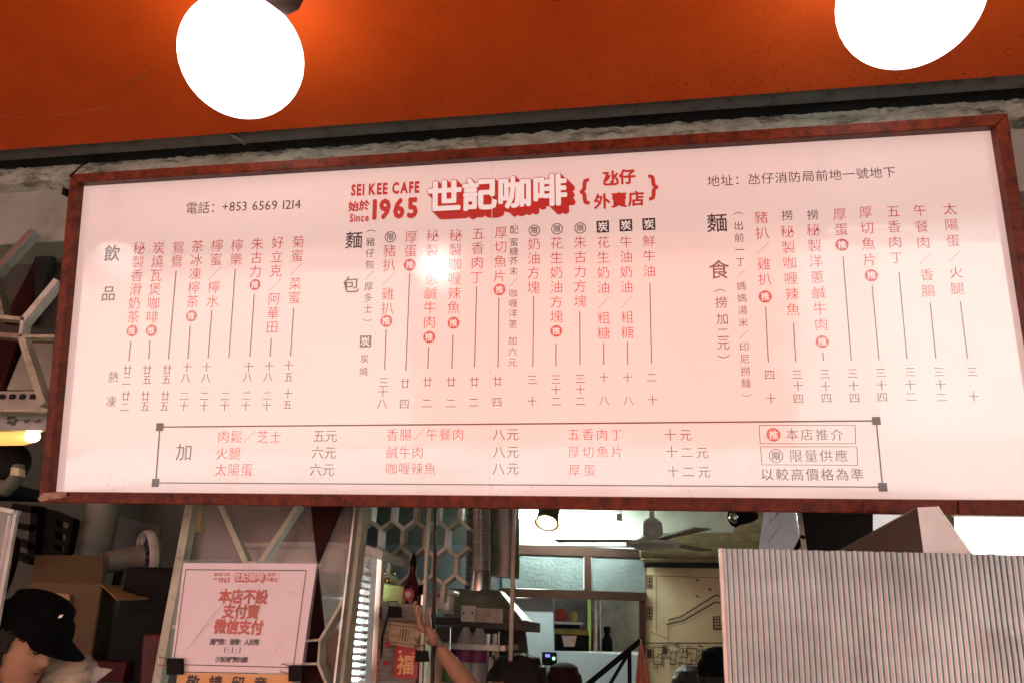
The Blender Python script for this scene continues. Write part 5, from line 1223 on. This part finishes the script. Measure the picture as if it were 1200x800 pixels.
p2, H2 = person('person with black hair and glasses reaching up to the banknotes', at(606, 850, 2.66), (-.85, -.35, -.1), 1.50, mat('dark_shirt', (.03, .03, .035)), raise_hand=(-1, hand, elb), elbow=elb, vox=.006)
sd2 = Vector((-.85, -.35, -.1)).normalized().cross(Vector((0, 0, 1))).normalized(); ch2 = at(606, 850, 2.66); fw2 = Vector((-.85, -.35, -.1)).normalized()
for s_ in (-1, 1): MB().lathe(ch2+(fw2*.40+sd2*s_*.15+Vector((0, 0, .5)))*H2, [(.024, 0), (.026, .002), (.024, .003), (.022, .002), (.024, 0)], 20, axis=fw2).build('glasses_rim', M_DARK, p2, True)
person('person in a dark maroon cap standing under the hatch', at(662, 832, 3.9), (.3, .95, 0), 1.45, mat('dark_shirt', (.03, .03, .035)), cap=(mat('maroon_cap_cloth', (.035, .006, .008), .85), False), vox=.012, hairlen=.1)
person('person with short black hair in front of the wall mural', at(814, 846, 3.4), (.2, .97, 0), 1.45, mat('grey_shirt', (.12, .12, .13), .9), vox=.012, hairlen=.1)
person('person in a black hood half hidden by the ribbed screen', at(854, 840, 2.8), (.5, .85, 0), 1.50, mat('dark_shirt', (.03, .03, .035)), cap=(M_CAPB, False), vox=.012, hairlen=.15)
# hanging salmon towel
tw = T('hanging_towel', 'salmon towel hanging to a point from the brown post', 'towel', at(750, 800, 4.6))
g = MB(); top = at(751, 753, 4.6); nseg = 14
for j in range(12):
    t = j/11; w = .008+.11*t**.8
    for i in range(nseg+1):
        a = i/nseg; g.v.append(top+Vector(((a-.5)*w*1.3+t*.0, .03*math.sin(a*13)*t-.02*t, -.5*t)))
for j in range(11):
    for i in range(nseg): a = j*(nseg+1)+i; g.f.append((a, a+1, a+nseg+2, a+nseg+1)); g.m.append(0)
towel = g.build('cloth', mat('salmon_cloth', (.60, .22, .14), .9, bump=.4), tw, True); so = towel.modifiers.new('thickness', 'SOLIDIFY'); so.thickness = .004
MB().tube([top+Vector((0, .01, -.01)), top+Vector((0, .01, .02)), top+Vector((0, .03, .02))], .004, 8).build('hook', M_STEEL, tw)
dv = T('control_box', 'small black control box with blue and green lights on the blue wall', 'control box', at(644, 778, 5.9))
pslab([(635, 779), (652, 779.5), (652, 764), (635, 763.5)], 5.9, .06).build('case', M_DARK, dv, bevel=.005)
pslab([(639, 769.5), (644.5, 769.7), (644.5, 766), (639, 765.8)], 5.893, .006).build('display', mat('blue_display', (.1, .1, .5), .3, var=0, emit=(.2, .25, 1), es=.35), dv)
MB().lathe(at(649, 771, 5.897), [(.013, 0), (.013, .006), (0, .008)], 12, axis=(0, -1, 0)).build('green_light', mat('green_led', (.2, .7, .3), .3, var=0, emit=(.4, 1, .4), es=.5), dv)
MB().tube([at(640, 779, 5.92), at(636, 786, 5.9), at(622, 792, 5.9)], .006, 6).build('cable', M_STEELD, dv)
